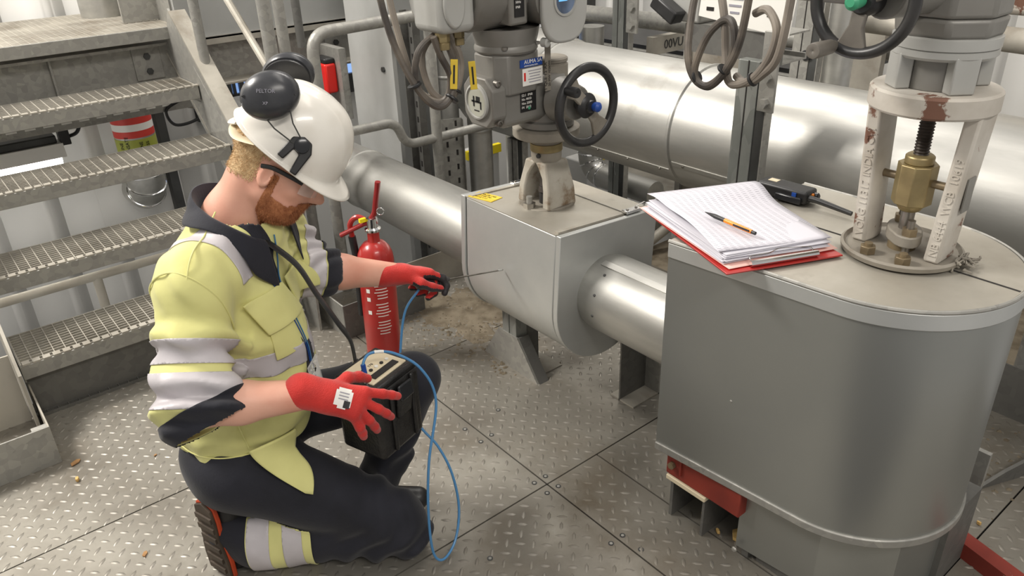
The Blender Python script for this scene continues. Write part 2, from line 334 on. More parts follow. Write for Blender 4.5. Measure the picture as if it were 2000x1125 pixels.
# corrugated sheet walls, every panel its own sheet
def sheet_wall(name, origin, u, n, width, z0, z1, pitch=0.30):
    root = bpy.data.objects.new(name, None); COL.objects.link(root); root.location = origin; tag(root, kind='structure')
    o = Vector(origin); u = Vector(u); n = Vector(n)
    for k in range(int(width / pitch)):
        a = k * pitch; prof = [(a, 0), (a + 0.19, 0), (a + 0.205, 0.018), (a + 0.235, 0.018), (a + 0.25, 0), (a + pitch, 0)]
        m = MB(); vs = []
        for (s, h) in prof:
            p = o + u * s + n * h; vs += [p + Vector((0, 0, z0)), p + Vector((0, 0, z1))]
        m.add(vs, [(2 * i, 2 * i + 2, 2 * i + 3, 2 * i + 1) for i in range(len(prof) - 1)])
        m.build('wall_panel', 'wall', root, sharp=10, solid=0.003, fix=False)
    return root
sheet_wall('wall_far', (-2.4, 4.9, 0), (1, 0, 0), (0, -1, 0), 4.2, -3.0, 3.6)
sheet_wall('wall_right', (4.9, 5.0, 0), (0, -1, 0), (-1, 0, 0), 5.4, -3.0, 3.6)
tag(slab('wall_far_upper', 1.80, 4.9, 4.93, 5.0, 0.66, 3.6, 'dark_steel'), kind='structure')
tag(slab('wall_far_lower', 1.80, 4.9, 4.93, 5.0, -3.0, 0.42, 'wall'), kind='structure')
wn = slab('window_1', 1.50, 3.4, 4.88, 4.90, 0.545, 0.68, 'sky_glow'); tag(wn, kind='structure')
for k, x in enumerate((1.66, 1.70, 1.74, 1.79, 1.86, 1.99, 2.06)): slab('window_bar', x, x + (0.016 if k % 2 else 0.03), 4.855, 4.88, 0.545, 0.68, 'dark_steel', wn)
slab('window_sill', 1.45, 3.4, 4.85, 4.90, 0.42, 0.545, 'black', wn)

# ------------------------------------------------------------------ staircase
stair = thing('staircase', (0.6, 3.2, 0), 'galvanised steel open staircase with grating treads rising to the landing', 'staircase')
SX0, SX1, RISE, GO = 0.075, 1.12, 0.22, 0.267
def grating(x0, x1, y0, y1, z, bars=0.0200, cross=0.036, h=0.028):
    m = MB(); n = int((y1 - y0) / bars)
    for i in range(n + 1): y = y0 + (y1 - y0) * i / n; m.mm(x0, x1, y - 0.0016, y + 0.0016, z - h, z)
    k = int((x1 - x0) / cross)
    for i in range(k + 1): x = x0 + (x1 - x0) * i / k; m.mm(x - 0.0016, x + 0.0016, y0, y1, z - h * 0.4, z + 0.0006)
    return m
for k in range(4):
    y = 2.85 + GO * k; z = 0.2276 + RISE * k
    t = MB().mm(SX0, SX1, y - 0.004, y + 0.004, z - 0.058, z - 0.004).mm(SX0, SX1, y + 0.255, y + 0.261, z - 0.04, z)
    t.mm(SX0, SX0 + 0.006, y, y + 0.26, z - 0.07, z).mm(SX1 - 0.006, SX1, y, y + 0.26, z - 0.07, z)
    t = t.build('tread', 'galv', stair, bevel=0.0015)
    tag(grating(SX0 + 0.006, SX1 - 0.006, y + 0.006, y + 0.255, z).build('tread_grating', 'galv_dust', t, fix=False), kind='stuff')
    nz = MB()
    for i in range(32):
        x = SX0 + 0.01 + i * 0.0327; nz.mm(x, x + 0.024, y - 0.006, y + 0.022, z - 0.003, z + 0.003)
    tag(nz.build('serrated_nosing', 'galv_dust', t, fix=False), kind='stuff')
slab('riser_plate', SX0, SX1, 2.884, 2.89, 0.0, 0.17, 'galv_dark', stair)
tag(grating(SX0, SX1, 2.862, 2.884, 0.012, 0.011, 0.034, 0.012).build('floor_grating_edge', 'galv_dark', stair, fix=False), kind='stuff')
def stringer(x, th):
    d = Vector((0, GO, RISE)).normalized(); n = Vector((0, -d.z, d.y))
    a = Vector((x, 2.85, 0.2276)); b = Vector((x, 2.85 + GO * 4, 0.2276 + RISE * 4))
    lo, hi = -0.17, 0.10
    pts = [a + d * -0.05 + n * hi, a - d * 0.08 + n * hi, Vector((x, 2.74, 0.0)), Vector((x, 2.98, 0.0)), b + n * lo + d * 0.0, b + n * hi + d * 0.02]
    m = MB(); vs = [p for p in pts] + [p + Vector((th, 0, 0)) for p in pts]; k = len(pts)
    m.add(vs, [tuple(range(k)), tuple(range(k, 2 * k))[::-1]] + [(i, (i + 1) % k, k + (i + 1) % k, k + i) for i in range(k)])
    return m, a, b, d, n
m, a, b, d, n = stringer(SX1 + 0.004, 0.01)
st = m.build('stringer', 'galv', stair)
fl = MB()
for h in (0.10, -0.165):
    p = a + n * h + d * (0.0 if h > 0 else 0.25); q = b + n * h; c = (p + q) / 2; R = Matrix.Rotation(math.atan2(RISE, GO), 3, 'X')
    fl.box(c + Vector((0.035, 0, 0)), (0.075, (q - p).length, 0.010), R)
fl.build('stringer_flange', 'galv_dust', st)
m, a2, b2, d2, n2 = stringer(SX0 - 0.016, 0.01)
st2 = m.build('stringer', 'galv_dust', stair)
for k in range(4):
    for yy in (0.06, 0.20):
        MB().hexnut((SX1 + 0.014, 2.85 + GO * k + yy, 0.195 + RISE * k), (1, 0, 0), 0.009, 0.008).build('bolt', 'galv', stair)
slab('stringer_end_plate', -0.42, 0.056, 2.868, 2.876, 0.0, 0.27, 'galv_dust', stair)
# ------------------------------------------------------------------ landing
land = thing('landing_platform', (0.5, 4.4, 1.0), 'dusty steel landing deck at the head of the staircase', 'platform')
slab('deck', -1.6, 1.22, 3.94, 4.85, 1.085, 1.105, 'galv_dust', land)
dk = MB()
for i in range(82): x = -1.58 + i * 0.034; dk.mm(x, x + 0.004, 3.96, 4.84, 1.105, 1.1062)
for i in range(40): y = 3.97 + i * 0.022; dk.mm(-1.58, 1.2, y, y + 0.003, 1.105, 1.1060)
tag(dk.build('deck_grating', 'galv_dust', land, fix=False), kind='stuff')
slab('front_edge', -1.6, 1.20, 3.925, 3.937, 1.058, 1.112, 'galv', land, bevel=0.002)
slab('deck_plate', -1.6, 0.30, 4.1, 4.84, 1.109, 1.113, 'galv_dust', land)
slab('corner_post_plate', 1.02, 1.20, 4.25, 4.27, 1.11, 1.35, 'galv', land)
slab('toe_board', 1.20, 2.13, 4.02, 4.03, 1.03, 1.22, 'grey_paint', land)
slab('deck_lip', 1.20, 2.13, 4.00, 4.05, 0.995, 1.03, 'galv_dust', land)
slab('toe_board', 1.19, 1.20, 4.05, 4.85, 1.10, 1.30, 'galv', land)
beam = thing('support_channel', (0.4, 4.1, 0.8), 'deep galvanised channel beam carrying the landing behind the handrail posts', 'beam')
slab('web', -1.6, 2.16, 4.10, 4.11, 0.80, 1.035, 'galv', beam)
slab('flange', -1.6, 2.16, 3.985, 4.10, 0.795, 0.808, 'galv_dust', beam, bevel=0.003)
slab('flange', -1.6, 2.16, 4.0, 4.10, 1.022, 1.034, 'galv', beam)
for x in (0.62, 1.33): slab('stiffener', x, x + 0.008, 4.06, 4.10, 0.808, 1.022, 'galv', beam)
for x in (0.98, 1.60, 1.98):
    pl = slab('splice_plate', x, x + 0.13, 4.088, 4.10, 0.86, 1.01, 'galv', beam, bevel=0.002)
    for zz in (0.90, 0.97): MB().hexnut((x + 0.065, 4.088, zz), (0, -1, 0), 0.016, 0.012).build('bolt', 'dark_steel', pl)
# ------------------------------------------------------------------ handrail posts by the stair
def pipe_thing(name, pts, r, m, label, cat='rail', rad=0.06, n=14, group=None):
    o = MB().tube(round_path(pts, rad, 8), r, n).build(name, m, None); return tag(o, label, cat, group)
hr = thing('stair_handrail', (1.17, 3.2, 0.3), 'galvanised tube handrail with upright posts beside the staircase', 'handrail')
po = MB().cyl((1.165, 3.62, 0.93), (1.165, 3.62, 1.9), 0.022, n=16).build('post', 'galv', hr)
MB().box((1.165, 3.60, 0.905), (0.085, 0.19, 0.012), Matrix.Rotation(math.atan2(RISE, GO), 3, 'X')).build('foot_plate', 'galv', po)
for yy in (3.54, 3.665): MB().hexnut((1.165, yy, 0.905 + (yy - 3.60) * 0.82 + 0.006), (0, -0.63, 0.77), 0.014, 0.01).build('bolt', 'dark_steel', po)
po = MB().cyl((1.19, 2.92, 0.32), (1.19, 2.92, 1.9), 0.025, n=16).build('post', 'galv', hr)
MB().lathe((1.19, 2.92, 1.035), (0, 0, 1), [(0.027, 0), (0.0285, 0.006), (0.027, 0.012)], n=18).build('weld_collar', 'galv', po)
MB().tube([(1.19, 2.94, 1.02), (1.175, 3.55, 1.52)], 0.015, 10).build('diagonal_brace', 'galv_dust', hr)
MB().tube([(1.19, 2.90, 1.86), (1.165, 3.62, 2.45), (1.165, 3.9, 2.6)], 0.022, 12).build('hand_rail', 'galv', hr)
pipe_thing('guard_post', [(1.345, 3.15, 0.0), (1.345, 3.15, 2.0)], 0.0235, 'galv', 'second upright galvanised tube right of the helmet earmuffs', 'post', 0.01)
pipe_thing('stub_pipe', [(1.60, 3.55, 1.0), (1.60, 3.55, 1.8)], 0.02, 'galv_dark', 'short grey stub tube hanging right of the landing splice plate', 'pipe', 0.01)
# bent tube guard rail
gr = thing('guard_rail', (1.41, 3.0, 0.0), 'bent galvanised tube guard rail running behind the helmet to the valve', 'guard rail')
MB().tube(round_path([(1.395, 3.0, 0.0), (1.395, 3.0, 1.145), (2.25, 3.0, 1.165)], 0.085, 8), 0.0245, 16).build('top_rail', 'galv', gr)
MB().tube(round_path([(1.395, 3.0, 0.725), (1.74, 3.0, 0.722), (1.785, 3.0, 0.605), (2.35, 3.0, 0.605)], 0.055, 8), 0.021, 16).build('mid_rail', 'galv', gr)
MB().tube([(1.955, 3.0, -0.1), (1.955, 3.0, 1.15)], 0.025, 16).build('post', 'galv', gr)
# kick plates around the stair opening
kp = thing('kick_plate', (0.0, 2.6, 0), 'low galvanised kick plate corner left of the staircase foot', 'kick plate')
slab('front_plate', -1.3, 0.085, 2.538, 2.544, 0.0, 0.145, 'galv', kp, bevel=0.001)
slab('side_plate', 0.079, 0.085, 2.544, 2.86, 0.0, 0.145, 'galv_dust', kp, bevel=0.001)
slab('angle_clip', 0.035, 0.079, 2.544, 2.565, 0.09, 0.145, 'galv', kp)
kq = thing('kick_plate', (1.3, 2.6, 0), 'low galvanised kick plate corner behind the red extinguisher', 'kick plate')
slab('side_plate', 1.175, 1.181, 2.60, 2.95, 0.0, 0.155, 'galv', kq, bevel=0.001)
slab('front_plate', 1.175, 1.56, 2.594, 2.60, 0.0, 0.155, 'galv_dark', kq, bevel=0.001)
slab('rear_plate', 1.50, 2.05, 2.76, 2.766, 0.0, 0.155, 'galv_dust', kq, bevel=0.001)
slab('angle_post', 1.335, 1.40, 2.64, 2.70, 0.0, 0.26, 'galv_dust', kq)
# ------------------------------------------------------------------ grey column and its cable trays
colm = thing('steel_column', (2.05, 3.55, -3), 'pale grey painted steel column right of the white helmet', 'column')
slab('flange', 1.95, 1.972, 3.33, 3.755, -3.0, 3.5, 'grey_paint', colm)
slab('flange', 2.24, 2.262, 3.33, 3.755, -3.0, 3.5, 'grey_paint', colm)
slab('web', 1.972, 2.24, 3.535, 3.55, -3.0, 3.5, 'grey_paint', colm)
for z in (0.86, 1.3): MB().hexnut((1.95, 3.42, z), (-1, 0, 0), 0.014, 0.01).build('bolt', 'dark_steel', colm)
def perf_tray(name, p, u, width, z0, z1, label, nrm, m='galv', group=None):
    """upright perforated tray: base with two side flanges and dark slots"""
    root = thing(name, (p[0], p[1], z0), label, 'cable tray', group); p = Vector(p); u = Vector(u).normalized(); nv = Vector(nrm).normalized()
    R = Matrix((u, nv, (0, 0, 1))).transposed()
    MB().box(p + Vector((0, 0, (z0 + z1) / 2)), (width, 0.003, z1 - z0), R).build('base', m, root)
    for s in (-1, 1): MB().box(p + u * s * width / 2 + nv * 0.018 + Vector((0, 0, (z0 + z1) / 2)), (0.003, 0.04, z1 - z0), R).build('side_flange', m, root)
    z = z0 + 0.04; sl = MB(); q = 0
    while z < z1 - 0.04:
        sl.box(p + nv * 0.0025 + u * (-width * 0.22) + Vector((0, 0, z)), (0.010, 0.003, 0.028), R).box(p + nv * 0.0025 + u * (width * 0.22) + Vector((0, 0, z + 0.03)), (0.010, 0.003, 0.028), R); z += 0.075
    tag(sl.build('slots', 'dark_gap', root), kind='stuff')
    return root
perf_tray('cable_tray', (2.0, 3.20, 0), (0, -1, 0), 0.10, -1.2, 1.15, 'upright perforated cable tray fixed to the column side', (-1, 0, 0), 'galv_dark')
perf_tray('cable_tray', (2.16, 3.18, 0), (0.9, -0.4, 0), 0.11, -1.2, 0.62, 'pale perforated cable tray below the first cable coil', (-0.4, -0.9, 0))
slab('panel', 1.90, 1.94, 3.78, 4.3, 0.55, 0.92, 'galv', None)['label'] = 'flat galvanised panel carrying the red alarm box'
bpy.data.objects['panel']['category'] = 'panel'
rb = thing('alarm_box', (1.87, 3.92, 0.68), 'bright red alarm box with dark cap on the panel behind the helmet', 'alarm box')
MB().mm(1.835, 1.90, 3.83, 3.97, 0.69, 0.845).build('body', 'red_box', rb, bevel=0.012)
MB().mm(1.84, 1.90, 3.835, 3.965, 0.84, 0.872).build('cap', 'black', rb, bevel=0.01)
for yy in (3.89, 3.93): MB().tube([(1.87, yy, 0.70), (1.872, yy, 0.62), (1.885, yy + 0.01, 0.5)], 0.006, 8).build('cable', 'red_dark', rb)
# ------------------------------------------------------------------ things under the stairs
tr = thing('cable_tray', (0.4, 4.2, 0.69), 'slotted horizontal cable tray under the landing above the lamp', 'cable tray')
slab('base', -1.2, 1.42, 4.19, 4.195, 0.672, 0.775, 'galv', tr)
slab('side_flange', -1.2, 1.42, 4.195, 4.25, 0.672, 0.676, 'galv', tr)
for i in range(22): slab('slot', -0.55 + i * 0.078, -0.505 + i * 0.078, 4.186, 4.19, 0.700, 0.708, 'white', tr)
lamp = thing('strip_lamp', (0.3, 4.35, 0.5), 'lit fluorescent strip lamp hanging under the stairs', 'lamp')
slab('housing', -0.8, 0.60, 4.33, 4.40, 0.585, 0.625, 'dark_steel', lamp, bevel=0.006)
MB().prism([(-0.05, 0.585), (0.05, 0.585), (0.065, 0.52), (-0.065, 0.52)], (-0.8, 4.365, 0), (0, 1, 0), (0, 0, 1), (1.42, 0, 0)).build('diffuser', 'white', lamp)
MB().cyl((-0.8, 4.365, 0.505), (0.60, 4.365, 0.505), 0.034, n=14).build('lamp_tube', 'tube_glow', lamp)
slab('end_bracket', 0.615, 0.66, 4.32, 4.40, 0.57, 0.65, 'black', lamp, bevel=0.004)
MB().cyl((0.64, 4.36, 0.65), (0.64, 4.36, 0.77), 0.008, n=8).build('hanger', 'dark_steel', lamp)
MB().tube(spline([(0.655, 4.36, 0.60), (0.70, 4.34, 0.62), (0.73, 4.32, 0.69)], 6), 0.009, 8).build('lamp_cable', 'black', lamp)
l = bpy.data.lights.new('strip_lamp_light', 'AREA'); l.shape = 'RECTANGLE'; l.size = 1.35; l.size_y = 0.05; l.energy = 9; l.color = (1, 0.96, 0.9)
lo = bpy.data.objects.new('strip_lamp_light', l); COL.objects.link(lo); lo.location = (-0.1, 4.365, 0.48)
vp = thing('vent_pipe', (1.02, 4.72, 0), 'aluminium vent pipe elbow with red, white and olive bands behind the treads', 'pipe')
X0, Y0 = 1.03, 4.66
MB().cyl((X0, Y0, 0.24), (X0, Y0, 2.0), 0.105, n=32).build('clad_pipe', 'clad', vp)
for z0, z1, mm_ in ((0.30, 0.465, 'olive'), (0.475, 0.512, 'red_band'), (0.512, 0.55, 'white'), (0.55, 0.62, 'red_band')):
    MB().lathe((X0, Y0, 0), (0, 0, 1), [(0.1065, z0), (0.1065, z1)], n=32).build('colour_band', mm_, vp, solid=0.001)
for i, s in enumerate(('STEAM LINE', 'CONDENSATE', 'DN 200', 'STEAM LINE', 'LOW PRESS')):
    t = -2.5 + i * 0.33; nv = Vector((math.cos(t), math.sin(t), 0)); mb = MB(); mb.add(*text_mesh(s, 0.026, Vector((X0, Y0, 0.315)) + nv * 0.1085, (0, 0, 1), (-nv.y, nv.x, 0) if False else nv.cross(Vector((0, 0, 1))))); mb.build('band_lettering', 'print_black', vp)
el = [Vector((X0, Y0 + 0.0 + 0.14 * (1 - math.cos(t)), 0.24 - 0.14 * math.sin(t))) for t in np.linspace(0, PI / 2, 7)]
MB().tube([(X0, Y0, 0.26)] + el + [(X0, Y0 + 0.23, 0.10)], 0.102, 30).build('elbow', 'clad', vp)
for t in (0.0, 0.45, 0.95):
    c = Vector((X0, Y0 + 0.14 * (1 - math.cos(t)), 0.24 - 0.14 * math.sin(t))); dv = Vector((0, math.sin(t), -math.cos(t)))
    MB().lathe(c, dv, [(0.101, -0.006), (0.1075, -0.003), (0.1075, 0.003), (0.101, 0.006)], n=32).build('seam_ring', 'chrome', vp)
slab('wall_collar', X0 - 0.24, X0 + 0.24, 4.872, 4.88, -0.12, 0.32, 'wall', vp)
lr = thing('lower_hand_rail', (0.4, 3.9, -0.6), 'cream painted tube rail crossing behind the open treads', 'rail')
MB().cyl((-1.2, 3.9, 0.035), (1.6, 3.9, 0.035), 0.022, n=14).build('rail', 'white_rail', lr)
for x in (-0.6, 0.53): MB().cyl((x, 3.9, -1.0), (x, 3.9, 0.03), 0.022, n=14).build('post', 'white_rail', lr)
tag(slab('duct_post', 1.19, 1.24, 4.78, 4.86, -3, 0.8, 'dark_steel'), 'dark upright post on the wall right of the vent pipe', 'post')
jb = thing('junction_box', (1.2, 4.25, 0.68), 'small grey junction box with looped cable under the top tread', 'junction box')
MB().box((1.25, 4.22, 0.71), (0.17, 0.05, 0.10), Matrix.Rotation(0.3, 3, 'Y')).build('body', 'galv_dust', jb, bevel=0.004)
MB().tube(spline([(1.19, 4.19, 0.72), (1.10, 4.18, 0.68), (1.13, 4.18, 0.60), (1.25, 4.18, 0.61), (1.33, 4.19, 0.68)], 8), 0.008, 8).build('cable', 'black', jb)
# ================================================================== pipes, valve covers and valves
def ring(c, d, r, h=0.012, t=0.006, n=48): return MB().lathe(c, d, [(r - 0.002, -h), (r + t, -h * 0.4), (r + t, h * 0.4), (r - 0.002, h)], n=n)
YD = Vector((0, 1, 0))
# big clad pipe
bp = thing('large_pipe', (2.64, 1.5, 0.46), 'large aluminium clad pipe running behind the vessel', 'pipe')
BC = Vector((2.64, 0, 0.717)); BR = 0.252
MB().lathe(BC, YD, [(BR, -0.9), (BR, 2.86), (0.268, 2.96), (0.285, 3.02), (0.285, 3.42), (0.16, 3.46)], n=72).build('cladding', 'clad', bp)
ring(BC + YD * 1.985, YD, BR, 0.014, 0.007, 72).build('seam_ring', 'clad', bp)
ring(BC + YD * 2.86, YD, BR + 0.004, 0.012, 0.006, 72).build('seam_ring', 'clad', bp)
ring(BC + YD * 0.42, YD, BR, 0.014, 0.006, 72).build('seam_ring', 'clad', bp)
for a, y0, y1 in ((3.75, 1.99, 2.84), (3.55, 0.43, 1.97)):
    p = BC + Vector((math.cos(a), 0, math.sin(a))) * (BR + 0.001); R = Matrix.Rotation(-a, 3, 'Y')
    s = MB().box(p + YD * (y0 + y1) / 2, (0.003, y1 - y0, 0.02), R).build('lap_seam', 'clad', bp)
    for k in range(5):
        MB().lathe(p + YD * (y0 + 0.06 + k * (y1 - y0 - 0.12) / 4) + Vector((math.cos(a), 0, math.sin(a))) * 0.002, (math.cos(a), 0, math.sin(a)), [(0.006, 0), (0.005, 0.003), (0, 0.004)], n=10).build('rivet', 'steel', s)
prof = []
for k in range(10): prof += [(0.185, 3.46 + k * 0.042), (0.225, 3.481 + k * 0.042)]
MB().lathe(BC, YD, prof + [(0.185, 3.9)], n=48).build('bellows', 'galv_dark', bp)
# smaller clad pipe in two runs
SC0 = Vector((1.62, 0, 0.457))
sp = thing('insulated_pipe', (1.62, 3.0, 0.3), 'aluminium clad pipe running left of the valve cover behind the helmet', 'pipe')
MB().lathe(SC0, YD, [(0.133, 2.07), (0.133, 4.6)], n=64).build('cladding', 'clad', sp)
MB().mm(1.60, 1.64, 2.3, 4.5, 0.30, 0.325).build('lower_edge_strip', 'galv', sp)
ring(SC0 + YD * 3.1, YD, 0.133, 0.010, 0.004, 64).build('seam_ring', 'clad', sp)
sp2 = thing('insulated_pipe', (1.63, 1.4, 0.3), 'short aluminium clad pipe between the valve cover and the grey vessel', 'pipe')
SC1 = Vector((1.625, 0, 0.468))
MB().lathe(SC1, YD, [(0.128, 1.0), (0.128, 1.548), (0.120, 1.578)], n=64).build('cladding', 'clad', sp2)
for a in (2.2, 2.75, 3.3): MB().lathe(SC1 + YD * 1.50 + Vector((math.cos(a), 0, math.sin(a))) * 0.128, (math.cos(a), 0, math.sin(a)), [(0.005, 0), (0.004, 0.002), (0, 0.003)], n=10).build('rivet', 'dark_steel', sp2)
MB().box(SC1 + YD * 1.27 + Vector((math.cos(1.9) * 0.129, 0, math.sin(1.9) * 0.129)), (0.003, 0.54, 0.022), Matrix.Rotation(-1.9, 3, 'Y')).build('lap_seam', 'clad', sp2)
# valve cover box with a U shaped section
cb = thing('valve_cover_box', (1.635, 1.83, 0.22), 'boxy zinc sheet valve cover with round belly between two pipes', 'valve cover')
def ubox(hw, zt, cz, r, y0, y1, cx=1.635, tilt=0.06):
    pts = [(-hw, zt - cz)] + [(-r * math.cos(t), -r * math.sin(t)) for t in np.linspace(0, PI, 25)] + [(hw, zt - cz)]
    c, s = math.cos(tilt), math.sin(tilt)
    pts = [(x * c + z * s, -x * s + z * c) for x, z in pts]
    return MB().prism(pts, (cx, y0, cz), (1, 0, 0), (0, 0, 1), (0, y1 - y0, 0))
ubox(0.212, 0.692, 0.44, 0.212, 1.60, 2.055).build('shell', 'clad_box', cb, bevel=0.004)
ubox(0.216, 0.696, 0.44, 0.216, 1.574, 1.594).build('end_cap', 'clad_box', cb, bevel=0.002)
ubox(0.216, 0.696, 0.44, 0.216, 2.060, 2.082).build('end_cap', 'clad_box', cb, bevel=0.002)
ubox(0.208, 0.688, 0.44, 0.208, 1.59, 2.065).build('joint_gap', 'dark_gap', cb)
TOPN = Vector((math.sin(0.06), 0, math.cos(0.06))); TOPU = Vector((math.cos(0.06), 0, -math.sin(0.06)))
def boxtop(dx, y, h=0.0): return Vector((1.635, y, 0.44)) + TOPU * dx + TOPN * (0.252 + h)
RB = Matrix((TOPU, YD, TOPN)).transposed()
MB().box(boxtop(0, 1.83, 0.001), (0.424, 0.46, 0.003), RB).build('top_sheet', 'clad_top', cb)
MB().box(boxtop(0.10, 1.83, 0.004), (0.003, 0.46, 0.004), RB).build('top_seam', 'galv', cb)
for y in (1.61, 2.045):
    MB().box(boxtop(0, y, 0.005), (0.40, 0.016, 0.005), RB).build('end_strap', 'galv_dust', cb)
for k, (dx, y, sg) in enumerate(((0.12, 1.60, 1), (0.02, 2.05, 1))):
    lt = MB().box(boxtop(dx, y, 0.012), (0.07, 0.026, 0.010), RB).build('toggle_latch', 'chrome', cb, bevel=0.002)
    MB().tube([boxtop(dx + 0.03, y - 0.012, 0.016), boxtop(dx + 0.075, y - 0.014, 0.022), boxtop(dx + 0.075, y + 0.014, 0.022), boxtop(dx + 0.03, y + 0.012, 0.016)], 0.0022, 8).build('latch_loop', 'chrome', lt)
    MB().box(boxtop(dx + 0.10, y, 0.018), (0.07, 0.018, 0.004), RB @ Matrix.Rotation(-0.15, 3, 'Y')).build('latch_lever', 'chrome', lt)
    for q in (-0.02, 0.02): MB().lathe(boxtop(dx + q, y, 0.017), TOPN, [(0.005, 0), (0.004, 0.003), (0, 0.004)], n=10).build('rivet', 'steel', lt)
yl = MB().box(boxtop(-0.165, 2.01, 0.004), (0.062, 0.10, 0.002), RB @ Matrix.Rotation(0.25, 3, 'Z')).build('yellow_notice', 'yellow_tag', cb)
tm = MB()
for i in range(3): tm.add(*text_mesh(('VALVE 4.12', 'CLOSE LID', 'AFTER USE')[i], 0.012, boxtop(-0.185 + 0.017 * i, 2.045 - i * 0.004, 0.0052), RB @ Matrix.Rotation(0.25, 3, 'Z') @ Vector((0, -1, 0)), RB @ Matrix.Rotation(0.25, 3, 'Z') @ Vector((-1, 0, 0)), 0.0003))
tm.build('notice_lettering', 'print_black', yl, fix=False)
# pipe stands
ps = thing('pipe_stand', (1.58, 2.0, 0), 'zinc pipe stand with flared foot under the valve cover', 'pipe stand')
MB().prism([(-0.058, 0.15), (0.052, 0.15), (0.165, 0.0), (-0.155, 0.0)], (1.545, 1.99, 0), (0, -1, 0), (0, 0, 1), (0.006, 0, 0)).build('foot_plate', 'galv', ps)
MB().prism([(0, 0.15), (0.006, 0.15), (0.119, 0.0), (0.113, 0.0)], (1.551, 1.938, 0), (0, -1, 0), (0, 0, 1), (0.045, 0, 0)).build('foot_rib', 'galv_dark', ps)
for dy in (-0.021, 0.021): MB().mm(1.548, 1.60, 1.985 + dy - 0.019, 1.985 + dy + 0.019, 0.13, 0.26).build('upright', 'strut', ps, bevel=0.002)
MB().mm(1.60, 1.66, 1.95, 2.02, 0.0, 0.235).build('post', 'galv_dark', ps)
MB().mm(1.548, 1.70, 1.86, 2.11, 0.0, 0.005).build('base_plate', 'galv_dust', ps)
ps2 = thing('pipe_stand', (1.78, 1.55, 0), 'zinc pipe stand plate beside the left edge of the vessel', 'pipe stand')
MB().mm(1.70, 1.85, 1.555, 1.561, 0.0, 0.36).build('web_plate', 'galv_dark', ps2)
MB().mm(1.83, 1.842, 1.49, 1.57, 0.0, 0.36).build('side_plate', 'galv', ps2)
MB().mm(1.70, 1.86, 1.49, 1.60, 0.0, 0.006).build('base_plate', 'galv_dust', ps2)
# ------------------------------------------------------------------ near vessel cover
vs = thing('vessel_cover', (1.66, 0.78, 0.0), 'tall grey zinc vessel cover with rounded end at the lower right', 'vessel')
VC = (1.675, 0.715); VR = 0.272
def dshape(off=0.0, nn=40):
    r = VR + off; pts = [(1.368 - off, 1.11), (1.402 - off * 1.0, 0.715)]
    pts += [(VC[0] - r * math.cos(t), VC[1] - r * math.sin(t)) for t in np.linspace(0.04, PI - 0.04, nn)]
    return pts + [(1.948 + off, 0.715), (1.944 + off, 1.11)]
def dprism(off, z0, z1): return MB().prism(dshape(off), (0, 0, z0), (1, 0, 0), (0, 1, 0), (0, 0, z1 - z0))
dprism(0.0, 0.245, 0.868).build('shell', 'clad_vessel', vs, sharp=25)
dprism(0.006, 0.238, 0.262).build('lower_rim', 'galv', vs, sharp=25, bevel=0.003)
dprism(0.004, 0.828, 0.866).build('upper_band', 'clad_box', vs, sharp=25, bevel=0.002)
MB().tube([Vector((x, y, 0.870)) for x, y in dshape(0.001)], 0.005, 8).build('rolled_edge', 'galv', vs)
ld = dprism(-0.004, 0.866, 0.872).build('lid_sheet', 'clad_top', vs, sharp=25)
MB().mm(1.684, 1.690, 0.45, 0.60, 0.8722, 0.8728).build('lid_seam', 'dark_gap', ld)
MB().mm(1.684, 1.690, 0.82, 1.10, 0.8722, 0.8728).build('lid_seam', 'dark_gap', ld)
t = 2.32; a = Vector((VC[0] - math.cos(t) * VR, VC[1] - math.sin(t) * VR, 0))
sm = MB().box(a + Vector((0, 0, 0.545)), (0.022, 0.003, 0.56), Matrix.Rotation(PI / 2 + t, 3, 'Z')).build('vertical_seam', 'galv', vs)
for zz in (0.30, 0.42, 0.55, 0.68, 0.80): MB().lathe(a + Vector((0, 0, zz)) - Vector((math.cos(t), math.sin(t), 0)) * 0.002, (-math.cos(t), -math.sin(t), 0), [(0.005, 0), (0.004, 0.002), (0, 0.003)], n=10).build('rivet', 'steel', sm)
MB().lathe((1.387, 0.90, 0.50), (-1, 0, 0), [(0.004, 0), (0.003, 0.002), (0, 0.003)], n=10).build('rivet', 'galv', vs)
MB().prism([(1.42, 0.855), (1.44, 0.64), (1.56, 0.50), (1.72, 0.46), (1.90, 0.58), (1.93, 0.855)], (0, 0, 0.03), (1, 0, 0), (0, 1, 0), (0, 0, 0.215)).build('skirt', 'clad_vessel', vs)
MB().mm(1.39, 1.43, 0.84, 1.085, 0.155, 0.235).build('red_bearer', 'red_oxide', vs, bevel=0.003)
MB().mm(1.384, 1.39, 1.03, 1.036, 0.175, 0.225).build('bearer_lug', 'red_oxide', vs)
MB().hexnut((1.39, 1.062, 0.195), (-1, 0, 0), 0.011, 0.012).build('bolt', 'zinc_bolt', vs)
MB().mm(1.385, 1.60, 0.945, 1.08, 0.138, 0.153).build('packing_plate', 'cream', vs, bevel=0.002)
MB().mm(1.40, 1.60, 1.062, 1.072, 0.0, 0.138).build('stool_plate', 'galv_dark', vs)
MB().mm(1.40, 1.60, 0.952, 0.96, 0.0, 0.138).build('stool_plate', 'galv_dark', vs)
MB().mm(1.58, 1.60, 0.85, 1.07, 0.0, 0.138).build('stool_back', 'dark_steel', vs)
MB().mm(1.43, 1.92, 0.82, 0.84, 0.0, 0.24).build('rear_leg', 'galv_dark', vs)
MB().mm(1.44, 1.46, 0.62, 0.80, 0.0, 0.04).build('foot_angle', 'galv_dark', vs)
MB().lathe((1.40, 0.845, 0.035), (-1, 0, 0), [(0.008, 0), (0.006, 0.004), (0, 0.005)], n=12).build('bolt', 'galv', vs)
